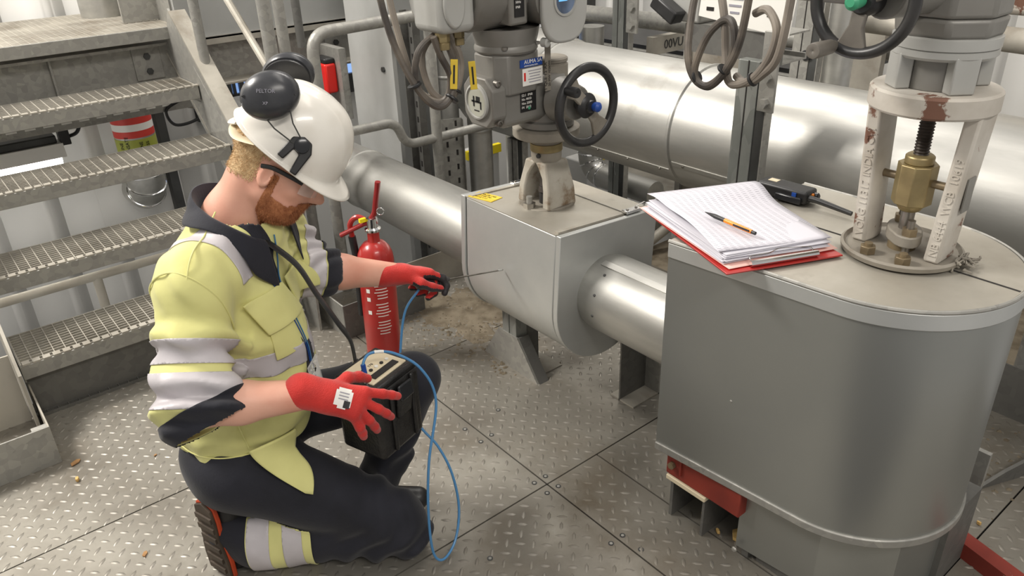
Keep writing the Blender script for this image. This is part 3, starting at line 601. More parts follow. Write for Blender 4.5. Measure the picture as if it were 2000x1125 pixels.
MB().mm(1.86, 1.875, 0.47, 0.53, 0.05, 0.20).build('clamp_lug', 'galv', vs)
MB().box((1.86, 0.36, 0.025), (0.045, 0.50, 0.05), Matrix.Rotation(-0.25, 3, 'Z')).build('floor_bearer', 'red_oxide', vs)
MB().mm(1.70, 1.86, 0.45, 0.55, 0.0, 0.245).build('front_leg', 'galv_dark', vs)
MB().mm(1.925, 1.94, 0.47, 0.53, 0.16, 0.30).build('seam_clip', 'galv', vs)
# ------------------------------------------------------------------ valve yoke on the near vessel
AX = Vector((1.70, 0.71, 0))
def at(dx, dy, z): return AX + Vector((dx, dy, z))
yk = thing('valve_yoke', (1.70, 0.71, 0.872), 'white chipped cast valve yoke with brass nut on the vessel lid', 'valve yoke')
MB().lathe(AX, (0, 0, 1), [(0.118, 0.873), (0.128, 0.878), (0.130, 0.888), (0.124, 0.892), (0.118, 0.884), (0.0, 0.884)], n=48).build('base_flange', 'cast_dusty', yk)
for s in (1, -1):
    sec = lambda z, k: [at(-0.040, s * (0.100 + k), z), at(0.040, s * (0.100 + k), z), at(0.040, s * (0.068 + k), z), at(0.012, s * (0.062 + k), z), at(-0.012, s * (0.062 + k), z), at(-0.040, s * (0.068 + k), z)]
    a = sec(0.884, 0.0); b = sec(1.215, 0.018); m = MB(); m.add(a + b, [tuple(range(6)), tuple(range(6, 12))[::-1]] + [(i, (i + 1) % 6, 6 + (i + 1) % 6, 6 + i) for i in range(6)])
    lg = m.build('yoke_leg', 'yoke_white', yk, bevel=0.006)
    tl = Vector((0, s * 0.018, 0.331)).normalized()
    mb = MB()
    if s == 1: mb.add(*text_mesh('VOLG 11317 INDIA CVI', 0.0245, at(-0.0408, 0.0755, 0.900), tl, (0, 1, 0), 0.0012))
    else: mb.add(*text_mesh('NB 6444  WCB  10619', 0.0235, at(-0.0408, -0.0925, 0.90), tl, (0, 1, 0), 0.0012))
    tag(mb.build('cast_lettering', 'yoke_white', lg, fix=False), kind='stuff')
    if s == -1:
        pl = MB().box(at(0.0, -0.1125, 1.04), (0.034, 0.003, 0.075)).build('rating_plate', 'cast_grey', lg)
MB().lathe(AX, (0, 0, 1), [(0.0, 1.207), (0.122, 1.207), (0.126, 1.212), (0.126, 1.247), (0.121, 1.252), (0.0, 1.252)], n=56).build('top_flange', 'yoke_white', yk)
prof = []
for k in range(16): prof += [(0.0135, 1.10 + k * 0.0068), (0.0165, 1.1034 + k * 0.0068)]
MB().lathe(AX, (0, 0, 1), prof, n=20).build('threaded_stem', 'stem', yk)
MB().cyl(at(0, 0, 0.89), at(0, 0, 1.10), 0.0145, n=18).build('smooth_stem', 'steel', yk)
nt = MB().lathe(AX, (0, 0, 1), [(0.022, 0.975), (0.028, 0.985), (0.028, 0.993)], n=24).cyl(at(0, 0, 0.993), at(0, 0, 1.083), 0.042, n=8, ph=0.3).lathe(AX, (0, 0, 1), [(0.030, 1.083), (0.030, 1.100), (0.024, 1.104)], n=24).build('brass_nut', 'brass', yk, bevel=0.002)
MB().cyl(at(0, 0.108, 1.045), at(0, -0.108, 1.045), 0.009, n=12).build('guide_pin', 'zinc_bolt', yk)
gl = MB().prism([(0.05 * math.cos(t) * (1.25 if abs(math.cos(t)) > 0.5 else 1), 0.036 * math.sin(t)) for t in np.linspace(0, 2 * PI, 25)[:-1]], at(0, 0, 0.905), (0.8, 0.6, 0), (-0.6, 0.8, 0), (0, 0, 0.026)).build('gland_plate', 'cast_dusty', yk, bevel=0.003)
MB().cyl(at(0, 0, 0.884), at(0, 0, 0.905), 0.03, n=20).build('gland_bush', 'zinc_bolt', yk)
for s in (1, -1):
    c = at(0.8 * 0.043 * s, 0.6 * 0.043 * s, 0.884)
    MB().cyl(c, c + Vector((0, 0, 0.082)), 0.0085, n=12).build('gland_stud', 'steel', yk)
    MB().hexnut(c + Vector((0, 0, 0.047)), (0, 0, 1), 0.0165, 0.016).build('gland_nut', 'zinc_bolt', yk)
for (dx, dy) in ((-0.085, 0.035), (-0.085, -0.045), (0.085, 0.035), (0.085, -0.045)):
    n_ = MB().hexnut(at(dx, dy, 0.884), (0, 0, 1), 0.0175, 0.018).build('flange_nut', 'zinc_bolt', yk, bevel=0.001)
    MB().cyl(at(dx, dy, 0.90), at(dx, dy, 0.909), 0.009, n=12).build('stud_end', 'zinc_bolt', n_)
lag = MB()
for k in range(26):
    a = random.uniform(0, 6.28); p = at(0.02 + random.uniform(-0.03, 0.03), -0.135 + random.uniform(-0.012, 0.012), 0.876 + random.uniform(0, 0.02))
    lag.tube([p, p + Vector((0.02 * math.cos(a), 0.012 * math.sin(a), 0.006)), p + Vector((0.03 * math.cos(a + 1), 0.016 * math.sin(a + 1), 0.0))], 0.0025, 5)
tag(lag.build('lagging_fibres', 'cast_dusty', yk, fix=False), kind='stuff')
# actuator on top of the near yoke
ac = thing('valve_actuator', (1.70, 0.71, 1.252), 'grey cast valve actuator with black handwheel above the white yoke', 'actuator')
MB().lathe(AX, (0, 0, 1), [(0.070, 1.253), (0.070, 1.325)], n=32).build('inner_spacer', 'cast_grey', ac)
for k in range(4):
    t = PI / 4 + k * PI / 2 + 0.12; c = at(0.083 * math.cos(t), 0.083 * math.sin(t), 1.289)
    MB().box(c, (0.030, 0.050, 0.073), Matrix.Rotation(t, 3, 'Z')).build('spacer_leg', 'cast_light', ac, bevel=0.003)
MB().lathe(AX, (0, 0, 1), [(0.094, 1.315), (0.1, 1.321), (0.1, 1.332), (0.097, 1.334), (0.101, 1.336), (0.101, 1.356), (0.097, 1.358)], n=48).build('mount_ring', 'cast_light', ac)
m = MB(); m.cyl(at(0, 0, 1.356), at(0, 0, 1.395), 0.099, 0.105, n=8, ph=0.4).cyl(at(0, 0, 1.395), at(0, 0, 1.56), 0.105, 0.098, n=8, ph=0.4)
m.build('gear_housing', 'cast_grey', ac, bevel=0.008)
MB().cyl(at(-0.08, 0.02, 1.45), at(-0.20, 0.045, 1.45), 0.05, n=24).build('wheel_boss', 'cast_grey', ac, bevel=0.004)
def handwheel(root, c, nrm, R_, rimr, webdirs, handle_ang, u, web='wheel_web', hlen=0.075):
    c = Vector(c); nrm = Vector(nrm).normalized(); u = Vector(u).normalized(); v = nrm.cross(u)
    wh = MB().tube(arc_pts(c, u, v, R_, 0, 2 * PI, 56)[:-1], rimr, 14, closed=True, flat=1.15).build('handwheel_rim', 'wheel', root)
    for a in webdirs:
        d = u * math.cos(a) + v * math.sin(a); q = nrm.cross(d); hw0, hw1 = R_ * 0.16, R_ * 0.30
        pts = [(-hw0, 0), (hw0, 0), (hw0 * 0.95, R_ * 0.5), (hw1, R_ * 0.86), (hw1 * 1.9, R_ * 0.96), (-hw1 * 1.9, R_ * 0.96), (-hw1, R_ * 0.86), (-hw0 * 0.95, R_ * 0.5)]
        MB().prism(pts, c - nrm * 0.006, q, d, nrm * 0.012).build('wheel_spoke', web, wh, bevel=0.003)
    d = u * math.cos(handle_ang) + v * math.sin(handle_ang); p = c + d * R_
    MB().lathe(p, nrm, [(0.009, 0.0), (0.011, 0.012), (0.014, 0.02), (0.0155, hlen), (0.014, hlen + 0.006), (0.006, hlen + 0.007), (0.0, hlen + 0.004)], n=18).build('crank_handle', 'wheel_web' if web == 'wheel_web' else 'black', wh)
    return wh
WC = Vector((1.47, 0.775, 1.437))
wh = handwheel(ac, WC, (-1, 0.0, 0.0), 0.096, 0.0115, (-PI / 2 - 0.12, PI / 6, 5 * PI / 6), -2.02, (0, -1, 0))
MB().lathe(WC + Vector((0.03, 0, 0)), (-1, 0, 0), [(0.03, 0), (0.03, 0.03), (0.022, 0.042), (0.0, 0.042)], n=24).build('wheel_hub', 'black', wh)
MB().lathe(WC, (-1, 0, 0), [(0.012, 0.01), (0.0145, 0.03), (0.0145, 0.042), (0.008, 0.048), (0, 0.048)], n=20).build('hub_cap', 'green', wh)
MB().cyl(WC + Vector((0.02, 0, 0)), WC + Vector((0.12, 0, 0)), 0.02, n=16).build('wheel_shaft', 'steel', wh)
hd = MB().mm(1.60, 1.74, 0.86, 1.06, 1.405, 1.60).build('control_head', 'cast_grey', ac, bevel=0.012)
MB().mm(1.594, 1.60, 0.90, 1.03, 1.43, 1.60).build('control_panel', 'dark_steel', hd)
MB().lathe((1.594, 0.985, 1.452), (-1, 0, 0), [(0.010, 0), (0.009, 0.004), (0, 0.005)], n=14).build('push_button', 'green', hd)
MB().mm(1.59, 1.594, 0.955, 0.968, 1.437, 1.465).build('selector', 'white', hd)
MB().lathe((1.594, 0.935, 1.446), (-1, 0, 0), [(0.007, 0), (0.006, 0.004), (0, 0.004)], n=12).build('panel_screw', 'chrome', hd)
MB().cyl((1.67, 0.80, 1.48), (1.67, 0.88, 1.48), 0.065, n=24).build('head_neck', 'cast_grey', ac)
# ------------------------------------------------------------------ valve on the cover box
A1 = Vector((1.62, 1.845, 0))
def a1(dx, dy, z): return A1 + Vector((dx, dy, z))
y1 = thing('valve_yoke', (1.62, 1.845, 0.69), 'rust stained grey cast valve yoke with arched window on the cover box', 'valve yoke')
MB().prism([(0.10 * math.cos(t), 0.088 * math.sin(t)) for t in np.linspace(0, 2 * PI, 33)[:-1]], a1(0, 0, 0.692), (1, 0, 0), (0, 1, 0), (0, 0, 0.012)).build('base_flange', 'cast_dusty', y1, bevel=0.003)
for s in (1, -1):
    def sec(z, yo, yi, hw): return [a1(-hw, s * yo, z), a1(hw, s * yo, z), a1(hw, s * yi, z), a1(-hw, s * yi, z)]
    S = [sec(0.70, 0.078, 0.046, 0.062), sec(0.76, 0.074, 0.044, 0.058), sec(0.80, 0.064, 0.034, 0.053), sec(0.83, 0.055, 0.014, 0.050), sec(0.85, 0.050, -0.005, 0.048)]
    m = MB(); m.add([p for q in S for p in q], [tuple(range(4)), tuple(range(16, 20))[::-1]] + [(4 * k + i, 4 * k + (i + 1) % 4, 4 * k + 4 + (i + 1) % 4, 4 * k + 4 + i) for k in range(4) for i in range(4)])
    m.build('yoke_leg', 'yoke_rust', y1, bevel=0.006, sharp=30)
MB().lathe(A1, (0, 0, 1), [(0.048, 0.845), (0.050, 0.86), (0.050, 0.905), (0.056, 0.93)], n=32).build('neck', 'cast_dusty', y1)
MB().lathe(A1, (0, 0, 1), [(0.051, 0.880), (0.053, 0.881), (0.053, 0.905), (0.051, 0.906)], n=32).build('brass_collar', 'brass', y1)
MB().lathe(a1(-0.05, -0.02, 0.873), (-1, -0.3, 0), [(0.008, 0), (0.007, 0.006), (0, 0.007)], n=12).build('plug_screw', 'black', y1)
MB().lathe(A1, (0, 0, 1), [(0.060, 0.920), (0.104, 0.930), (0.108, 0.934), (0.108, 0.958), (0.100, 0.962), (0.0, 0.962)], n=48).build('top_flange', 'cast_dusty', y1)
MB().cyl(a1(0, 0, 0.70), a1(0, 0, 0.86), 0.012, n=14).build('stem', 'stem', y1)
MB().cyl(a1(-0.01, -0.012, 0.70), a1(-0.01, -0.012, 0.765), 0.026, n=20).build('gland', 'dark_gap', y1)
MB().cyl(a1(-0.01, -0.012, 0.745), a1(-0.01, -0.012, 0.79), 0.030, 0.02, n=20).build('gland_cap', 'stem', y1)
for (dx, dy) in ((-0.085, -0.01), (0.085, 0.01)):
    n_ = MB().hexnut(a1(dx, dy, 0.702), (0, 0, 1), 0.020, 0.018).build('flange_nut', 'steel', y1); MB().cyl(a1(dx, dy, 0.72), a1(dx, dy, 0.742), 0.010, n=14).build('stud_end', 'galv', n_)
a_ = thing('valve_actuator', (1.62, 1.845, 0.962), 'grey cast valve actuator with dial, stickers and black handwheel', 'actuator')
MB().lathe(A1, (0, 0, 1), [(0.085, 0.963), (0.09, 0.968), (0.09, 0.985), (0.082, 0.99), (0.082, 1.09), (0.07, 1.105), (0.05, 1.11)], n=40).build('worm_gear_case', 'cast_grey', a_)
MB().lathe(a1(0.025, 0, 0), (0, 0, 1), [(0.052, 1.10), (0.052, 1.150), (0.047, 1.152), (0.047, 1.157), (0.051, 1.159), (0.051, 1.168), (0.046, 1.172), (0.0, 1.172)], n=36).build('indicator_cap', 'cast_dusty', a_)
def octo(h, w, c=0.3): return [(-w, -h * (1 - c)), (-w * (1 - c), -h), (w * (1 - c), -h), (w, -h * (1 - c)), (w, h * (1 - c)), (w * (1 - c), h), (-w * (1 - c), h), (-w, h * (1 - c))]
ZB = 1.078
MB().prism(octo(0.066, 0.062, 0.25), (1.405, 1.845, ZB - 0.012), (0, 1, 0), (0, 0, 1), (0.25, 0, 0)).build('worm_case', 'cast_grey', a_, bevel=0.006)
gc = MB().prism(octo(0.073, 0.070, 0.45), (1.355, 1.845, ZB + 0.004), (0, 1, 0), (0, 0, 1), (0.052, 0, 0)).build('gauge_head', 'cast_grey', a_, bevel=0.005)
MB().lathe((1.355, 1.845, ZB + 0.006), (-1, 0, 0), [(0.052, 0), (0.052, 0.008), (0.046, 0.010), (0.044, 0.004)], n=36).build('gauge_bezel', 'cast_light', gc)
gg = MB().lathe((1.355, 1.845, ZB + 0.006), (-1, 0, 0), [(0.0435, 0.0), (0.0435, 0.0055), (0, 0.0055)], n=36).build('gauge_dial', 'glass', gc)
mk = MB(); mk.box((1.3492, 1.845, ZB + 0.006), (0.002, 0.046, 0.005)).box((1.3492, 1.858, ZB + 0.006), (0.002, 0.006, 0.030)).box((1.3492, 1.838, ZB + 0.014), (0.002, 0.018, 0.016)).box((1.3492, 1.825, ZB - 0.004), (0.002, 0.005, 0.020)).box((1.3492, 1.845, ZB - 0.020), (0.002, 0.024, 0.003))
mk.build('dial_marks', 'print_black', gg)
for s in (1, -1): MB().lathe((1.382, 1.845 - 0.062, ZB + 0.004 + s * 0.058), (0, -1, 0), [(0.010, -0.01), (0.010, 0.006), (0.006, 0.007), (0.005, 0.003), (0, 0.003)], n=14).build('case_screw', 'steel', gc)
pl = MB().box((1.495, 1.782, ZB + 0.006), (0.062, 0.003, 0.088)).build('rating_plate', 'print_black', a_, bevel=0.002)
tm = MB(); tm.add(*text_mesh('auma  CE', 0.013, (1.467, 1.7800, ZB + 0.036), (1, 0, 0), (0, 0, 1), 0.0003))
for i, s in enumerate(('GS 80.3', '52:1  IP68', 'No 4410', 'Nm 2000', 'F4  2012')): tm.add(*text_mesh(s, 0.0105, (1.468, 1.7800, ZB + 0.021 - i * 0.012), (1, 0, 0), (0, 0, 1), 0.0003))
tm.build('plate_lettering', 'white', pl, fix=False)
MB().lathe((1.497, 1.7806, ZB - 0.028), (0, -1, 0), [(0.005, 0), (0.005, 0.001), (0, 0.001)], n=16).build('plate_mark', 'green', pl)
# neck and motor
m = MB().prism(octo(0.075, 0.085, 0.4), (1.467, 1.845, 1.10), (1, 0, 0), (0, 1, 0), (0, 0, 0.115)); m.build('actuator_neck', 'cast_grey', a_, bevel=0.006)
MB().lathe((1.467, 1.845, 0), (0, 0, 1), [(0.088, 1.215), (0.094, 1.222), (0.094, 1.232), (0.090, 1.238), (0.096, 1.262), (0.10, 1.285)], n=40).build('neck_flange', 'cast_grey', a_)
for dx in (-0.06, 0.06): MB().hexnut((1.467 + dx, 1.775, 1.232), (0, 0, 1), 0.009, 0.008).build('bolt', 'steel', a_)
st = MB().box((1.498, 1.7685, 1.185), (0.085, 0.002, 0.022)).build('maker_sticker', 'blue', a_)
tm = MB(); tm.add(*text_mesh('AUMA SA', 0.016, (1.470, 1.7668, 1.184), (1, 0, 0), (0, 0, 1), 0.0003)).add(*text_mesh('www.auma.com', 0.008, (1.470, 1.7668, 1.176), (1, 0, 0), (0, 0, 1), 0.0003)); tm.build('sticker_lettering', 'white', st, fix=False)
st = MB().box((1.503, 1.7685, 1.145), (0.078, 0.002, 0.05)).build('notice_sticker', 'white', a_, bevel=0.001)
tm = MB()
for i in range(5): tm.box((1.51, 1.767, 1.162 - i * 0.008), (0.05 - 0.006 * (i % 3), 0.001, 0.0022))
tm.build('sticker_print', 'print_grey', st)
MB().box((1.472, 1.767, 1.147), (0.006, 0.001, 0.024)).build('sticker_mark', 'red_box', st)
tg = MB().box((1.548, 1.752, 1.165), (0.022, 0.002, 0.135)).build('hanging_tag', 'cast_dusty', a_)
mb = MB(); mb.add(*text_mesh('1 QLE 12 AA', 0.015, (1.543, 1.7505, 1.10), (0, 0, 1), (-1, 0, 0), 0.0003)).add(*text_mesh('20 MW 1026500', 0.011, (1.5565, 1.7505, 1.11), (0, 0, 1), (-1, 0, 0), 0.0003)); mb.build('tag_lettering', 'print_black', tg, fix=False)
MB().tube(spline([(1.548, 1.752, 1.232), (1.546, 1.745, 1.26), (1.540, 1.745, 1.285)], 5), 0.0018, 6).build('tag_tie', 'steel', tg)
MB().cyl((1.30, 1.845, 1.385), (1.62, 1.845, 1.385), 0.102, n=12, ph=0.26).build('motor_housing', 'cast_grey', a_, bevel=0.012)
MB().mm(1.40, 1.465, 1.738, 1.80, 1.30, 1.48).build('plate_recess', 'cast_grey', a_, bevel=0.008)
pl = MB().box((1.432, 1.7365, 1.365), (0.034, 0.003, 0.085)).build('rating_plate', 'print_black', a_)
tm = MB()
for i, s in enumerate(('SA 10.2', '1,5kW', '50Hz', 'IP68')): tm.add(*text_mesh(s, 0.009, (1.418, 1.7348, 1.385 - i * 0.013), (1, 0, 0), (0, 0, 1), 0.0003))
tm.build('plate_lettering', 'white', pl, fix=False)
MB().cyl((1.19, 1.845, 1.385), (1.31, 1.845, 1.385), 0.075, n=28).build('connector_barrel', 'cast_light', a_, bevel=0.01)
cn = MB().mm(1.185, 1.30, 1.755, 1.90, 1.300, 1.50).build('connector_box', 'cast_light', a_, bevel=0.022, seg=4)
MB().prism([(0.034 * math.cos(t), 0.06 * math.sin(t)) for t in np.linspace(0, 2 * PI, 25)[:-1]], (1.225, 1.757, 1.375), (1, 0, 0), (0, 0, 1), (0, -0.012, 0)).build('connector_cover', 'cast_light', cn, bevel=0.008, seg=3)
for (gx, gy) in ((1.215, 1.80), (1.285, 1.83)):
    g = MB().cyl((gx, gy, 1.278), (gx, gy, 1.302), 0.020, n=6).cyl((gx, gy, 1.258), (gx, gy, 1.276), 0.021, n=6, ph=0.3).cyl((gx, gy, 1.272), (gx, gy, 1.282), 0.017, n=16).build('cable_gland', 'brass', a_, bevel=0.001)
cv = MB().prism([(0.085 * math.copysign(abs(math.cos(t)) ** 0.75, math.cos(t)), 0.105 * math.copysign(abs(math.sin(t)) ** 0.75, math.sin(t))) for t in np.linspace(0, 2 * PI, 41)[:-1]], (1.565, 1.712, 1.345), (1, 0, 0), (0, 0, 1), (0, -0.022, 0)).build('switch_cover', 'cast_light', a_, bevel=0.008, seg=3)
MB().cyl((1.555, 1.712, 1.37), (1.555, 1.80, 1.37), 0.085, n=28).build('switch_body', 'cast_grey', a_)
MB().lathe((1.56, 1.69, 1.357), (0, -1, 0), [(0.043, 0.0), (0.043, 0.004), (0.037, 0.005), (0.036, 0.0)], n=36).build('window_ring', 'cast_light', cv)
wd = MB().lathe((1.56, 1.69, 1.357), (0, -1, 0), [(0.036, 0.0), (0.036, 0.001), (0, 0.001)], n=36).build('window', 'window_glass', cv)
MB().mm(1.535, 1.566, 1.687, 1.6885, 1.355, 1.386).build('display', 'screen', wd)
for k in range(3): MB().lathe((1.505 + k * 0.028, 1.71, 1.247 + k * 0.010), (0.2, -1, 0), [(0.013, -0.012), (0.013, 0.006), (0.010, 0.008), (0.005, 0.008), (0.004, 0.004), (0, 0.004)], n=18).build('plug', 'cast_light', cv)
WC1 = Vector((1.612, 1.65, 1.058))
wh = handwheel(a_, WC1, (0, -1, 0), 0.112, 0.0125, (-0.95, PI - 0.75), 2.55, (1, 0, 0), 'cast_dusty', 0.05)
MB().cyl(WC1, WC1 + Vector((0, 0.13, 0)), 0.018, n=16).build('wheel_shaft', 'dark_steel', wh)
MB().lathe(WC1 + Vector((0, 0.012, 0)), (0, -1, 0), [(0.036, 0), (0.038, 0.012), (0.03, 0.022), (0.02, 0.026), (0.018, 0.034), (0, 0.034)], n=28).build('wheel_hub', 'black', wh)
MB().lathe(WC1 + Vector((0.008, -0.02, 0)), (0.1, -1, 0), [(0.012, 0), (0.0145, 0.008), (0.0145, 0.018), (0.008, 0.024), (0, 0.025)], n=20).build('hub_cap', 'blue', wh)
MB().cyl(WC1 + Vector((0, 0.04, 0)), WC1 + Vector((0, 0.12, 0)), 0.05, 0.07, n=28).build('wheel_boss', 'cast_grey', a_, bevel=0.004)
# ================================================================== struts, cable coils and far pipework
def strut_post(name, x, y, z0, z1, label, m='strut', w=0.082):
    r = thing(name, (x, y, z0), label, 'post')
    MB().mm(x, x + 0.041, y - 0.041, y + 0.041, z0, z1).build('channel', m, r, bevel=0.002)
    MB().mm(x - 0.0015, x, y - 0.002, y + 0.002, z0, z1).build('channel_joint', 'dark_gap', r)
    MB().mm(x + 0.004, x + 0.041, y - 0.075, y - 0.0415, z0, z1).build('open_channel', 'dark_steel', r)
    MB().mm(x + 0.004, x + 0.041, y - 0.080, y - 0.0755, z0, z1).build('channel_lip', 'galv', r)
    return r
s1 = strut_post('strut_post', 2.20, 1.51, 0.0, 1.12, 'double strut post in front of the large pipe under the second coil')
bk = MB().mm(2.185, 2.195, 1.395, 1.455, 0.97, 1.22).build('bracket_plate', 'galv', s1, bevel=0.002)
for z in (1.00, 1.08): MB().hexnut((2.185, 1.425, z), (-1, 0, 0), 0.016, 0.018).build('bolt', 'galv', bk)
s2 = strut_post('strut_post', 3.18, 3.03, -2.0, 1.7, 'double strut post behind the large pipe right of the first handwheel')
bk = MB().mm(3.165, 3.178, 2.88, 2.955, 0.93, 1.4).build('bracket_plate', 'galv', s2)
for z in (0.97, 1.06): MB().hexnut((3.165, 2.917, z), (-1, 0, 0), 0.022, 0.018).build('bolt', 'galv', bk)
strut_post('strut_post', 2.50, 3.12, -2.0, 0.455, 'pale double strut post under the dial left of the rusty yoke', 'galv')
s4 = strut_post('strut_post', 3.02, 1.83, -0.27, 1.6, 'double strut post seen through the upper right handwheel', 'galv')
MB().lathe((3.018, 1.80, 0.98), (-1, 0, 0), [(0.022, 0), (0.022, 0.006), (0.012, 0.008), (0.010, 0.003), (0, 0.003)], n=20).build('bolt', 'black', s4)
# upright clad pipes below the dial
for k, (x, y, r, z0, z1, lb) in enumerate(((2.235, 3.30, 0.052, 0.17, 1.0, 'slim aluminium riser pipe just right of the guard rail post'), (2.30, 3.13, 0.062, -1.0, 0.75, 'wider aluminium riser pipe beside the pale strut post'))):
    q = thing('riser_pipe', (x, y, z0), lb, 'pipe'); MB().cyl((x, y, z0), (x, y, z1), r, n=36).build('cladding', 'clad', q)
    ring((x, y, z0 + 0.02), (0, 0, 1), r, 0.012, 0.004, 36).build('end_ring', 'galv_dust', q); ring((x, y, z1 - 0.2), (0, 0, 1), r, 0.012, 0.003, 36).build('seam_ring', 'clad', q)
# elbow pipe below the large pipe
ep = thing('elbow_pipe', (3.33, 3.2, -0.1), 'shiny segmented elbow pipe hanging below the large pipe', 'pipe')
ex, ey, ez, er = 3.33, 3.38, 0.14, 0.074
pts = [(ex, ey, 0.9), (ex, ey, ez)] + [(ex, ey - 0.13 * (1 - math.cos(t)), ez - 0.13 * math.sin(t)) for t in np.linspace(0.3, PI / 2, 5)] + [(ex, ey - 0.55, ez - 0.13)]
MB().tube(pts, er, 32).build('cladding', 'clad', ep)
for t in (0.0, 0.5, 1.0, 1.45): ring((ex, ey - 0.13 * (1 - math.cos(t)), ez - 0.13 * math.sin(t)), (0, -math.sin(t), -math.cos(t)), er - 0.002, 0.008, 0.005, 32).build('seam_ring', 'chrome', ep)
# yellow edged ducts behind
for (x, y, z, lb) in ((3.02, 3.62, 0.235, 'white duct with yellow edge left of the rusty yoke neck'), (2.78, 3.92, 0.09, 'white duct with yellow edge between the riser pipes'), (3.45, 3.52, 0.0, 'white duct with yellow edge beside the shiny elbow')):
    q = thing('air_duct', (x, y, z - 0.9), lb, 'duct'); MB().mm(x, x + 0.25, y, y + 0.22, z - 0.9, z).build('panel', 'wall', q, bevel=0.01); MB().mm(x - 0.012, x + 0.26, y - 0.012, y + 0.02, z, z + 0.055).build('edge_band', 'bright_yellow', q)
# deck beyond the pipe
dk = thing('far_walkway', (3.6, 2.0, -0.3), 'timber coloured walkway deck seen below the large pipe', 'walkway')
MB().mm(2.87, 4.0, 0.2, 2.75, -0.32, -0.27).build('deck', 'mud', dk)
MB().mm(2.84, 2.86, 0.2, 3.0, -0.4, -0.2).build('edge_beam', 'galv_dust', dk)
MB().tube([(3.05, 2.72, -0.25), (3.6, 2.62, 0.02)], 0.03, 12).build('brace', 'galv_dust', dk)
MB().mm(3.0, 4.2, 2.75, 2.80, -0.20, -0.08).build('edge_angle', 'galv', dk)
MB().mm(4.01, 4.8, 0.2, 4.2, -0.35, -0.28).build('far_beam', 'galv_dust', dk)
# far rails and trays against the right wall
fr = pipe_thing('far_hand_rail', [(3.6, 4.5, 0.905), (3.6, 1.5, 0.93)], 0.048, 'galv', 'thick galvanised rail crossing behind the strut posts', 'rail', 0.01)
fr2 = pipe_thing('far_hand_rail', [(3.3, 1.75, 1.09), (3.3, 0.2, 1.06)], 0.045, 'galv_dust', 'galvanised rail at the right edge beside the white yoke', 'rail', 0.01)
tag(MB().mm(3.45, 3.75, 0.4, 1.35, 1.14, 1.9).build('wall_duct', 'yoke_white', None, bevel=0.02), 'chipped white duct block in the upper right corner', 'duct')
cm = MB().mm(3.9, 4.0, 2.2, 4.6, 0.56, 0.66).build('far_cable_tray', 'galv', None); tag(cm, 'slotted tray edge under dark decking behind the large pipe', 'cable tray')
for i in range(13): MB().mm(3.895, 3.90, 4.2 - i * 0.15, 4.28 - i * 0.15, 0.595, 0.612).build('slot', 'dark_gap', cm)
MB().mm(3.96, 4.6, 2.2, 4.6, 0.66, 0.685).build('tray_floor', 'black', cm)
fb = MB().box((4.0, 3.1, 0.79), (0.95, 0.05, 0.10)).build('ladder_rung_beam', 'galv_dust', None); tag(fb, 'stamped galvanised cross beam behind the strut post', 'beam')
mb = MB(); mb.add(*text_mesh('00VU', 0.075, (3.62, 3.073, 0.765), (1, 0, 0), (0, 0, 1), 0.001)); mb.add(*text_mesh('ATK', 0.06, (4.2, 3.073, 0.77), (1, 0, 0), (0, 0, 1), 0.001)); mb.build('stamped_lettering', 'dark_steel', fb, fix=False)
tag(MB().mm(3.92, 3.97, 2.42, 2.56, -0.27, 0.56).build('far_post', 'dark_steel', None), 'dark far post below the slotted tray', 'post')
# channel with white sheet carrying the second actuator's box
ch = thing('cable_channel', (2.5, 1.55, 1.14), 'short open steel channel on top of the strut post at upper right', 'channel')
MB().mm(2.30, 2.31, 1.46, 1.86, 1.095, 1.19).build('web', 'galv_dark', ch); MB().mm(2.31, 2.45, 1.46, 1.86, 1.095, 1.101).build('flange', 'galv', ch)
MB().mm(2.31, 2.45, 1.46, 1.86, 1.184, 1.19).build('flange', 'galv', ch); MB().mm(2.44, 2.45, 1.46, 1.86, 1.101, 1.115).build('lip', 'galv', ch)
ws = MB().box((2.28, 1.60, 1.29), (0.004, 0.36, 0.17), Matrix.Rotation(0.10, 3, 'X')).build('white_plate', 'white', None); tag(ws, 'white marked plate standing above the steel channel', 'plate')
for i in range(3): MB().box((2.277, 1.64, 1.29 - i * 0.022), (0.002, 0.06 - 0.012 * i, 0.007)).build('plate_mark', 'print_grey', ws)
for y in (1.74, 1.50, 1.44): MB().box((2.277, y, 1.25), (0.002, 0.03, 0.012)).build('plate_slot', 'dark_gap', ws)
jb = thing('cable_box', (2.35, 1.95, 1.18), 'grey cable entry box with torn black gland at the top centre right', 'box')
MB().mm(2.30, 2.48, 1.80, 1.98, 1.19, 1.45).build('body', 'cast_light', jb, bevel=0.01)
MB().box((2.27, 1.92, 1.235), (0.06, 0.12, 0.05), Matrix.Rotation(0.5, 3, 'X')).build('gland_boot', 'black', jb, bevel=0.008)
bs = thing('side_panel', (2.6, 1.9, 0.6), 'flat grey support panel behind the hanging coil', 'panel')
MB().mm(2.95, 2.97, 1.98, 2.34, -0.27, 1.1).build('sheet', 'cast_dusty', bs); MB().mm(2.93, 2.97, 2.34, 2.37, -0.27, 1.2).build('edge_post', 'galv', bs)
tag(MB().cyl((2.95, 1.62, -0.27), (2.95, 1.62, 1.6), 0.055, n=28).build('upright_pipe', 'clad', None), 'upright aluminium pipe left of the upper right handwheel', 'pipe')
tag(MB().mm(3.5, 3.54, 1.72, 2.0, -0.27, 1.05).build('lattice_frame', 'galv_dust', None), 'dusty upright frame plate behind the upright pipe', 'frame')
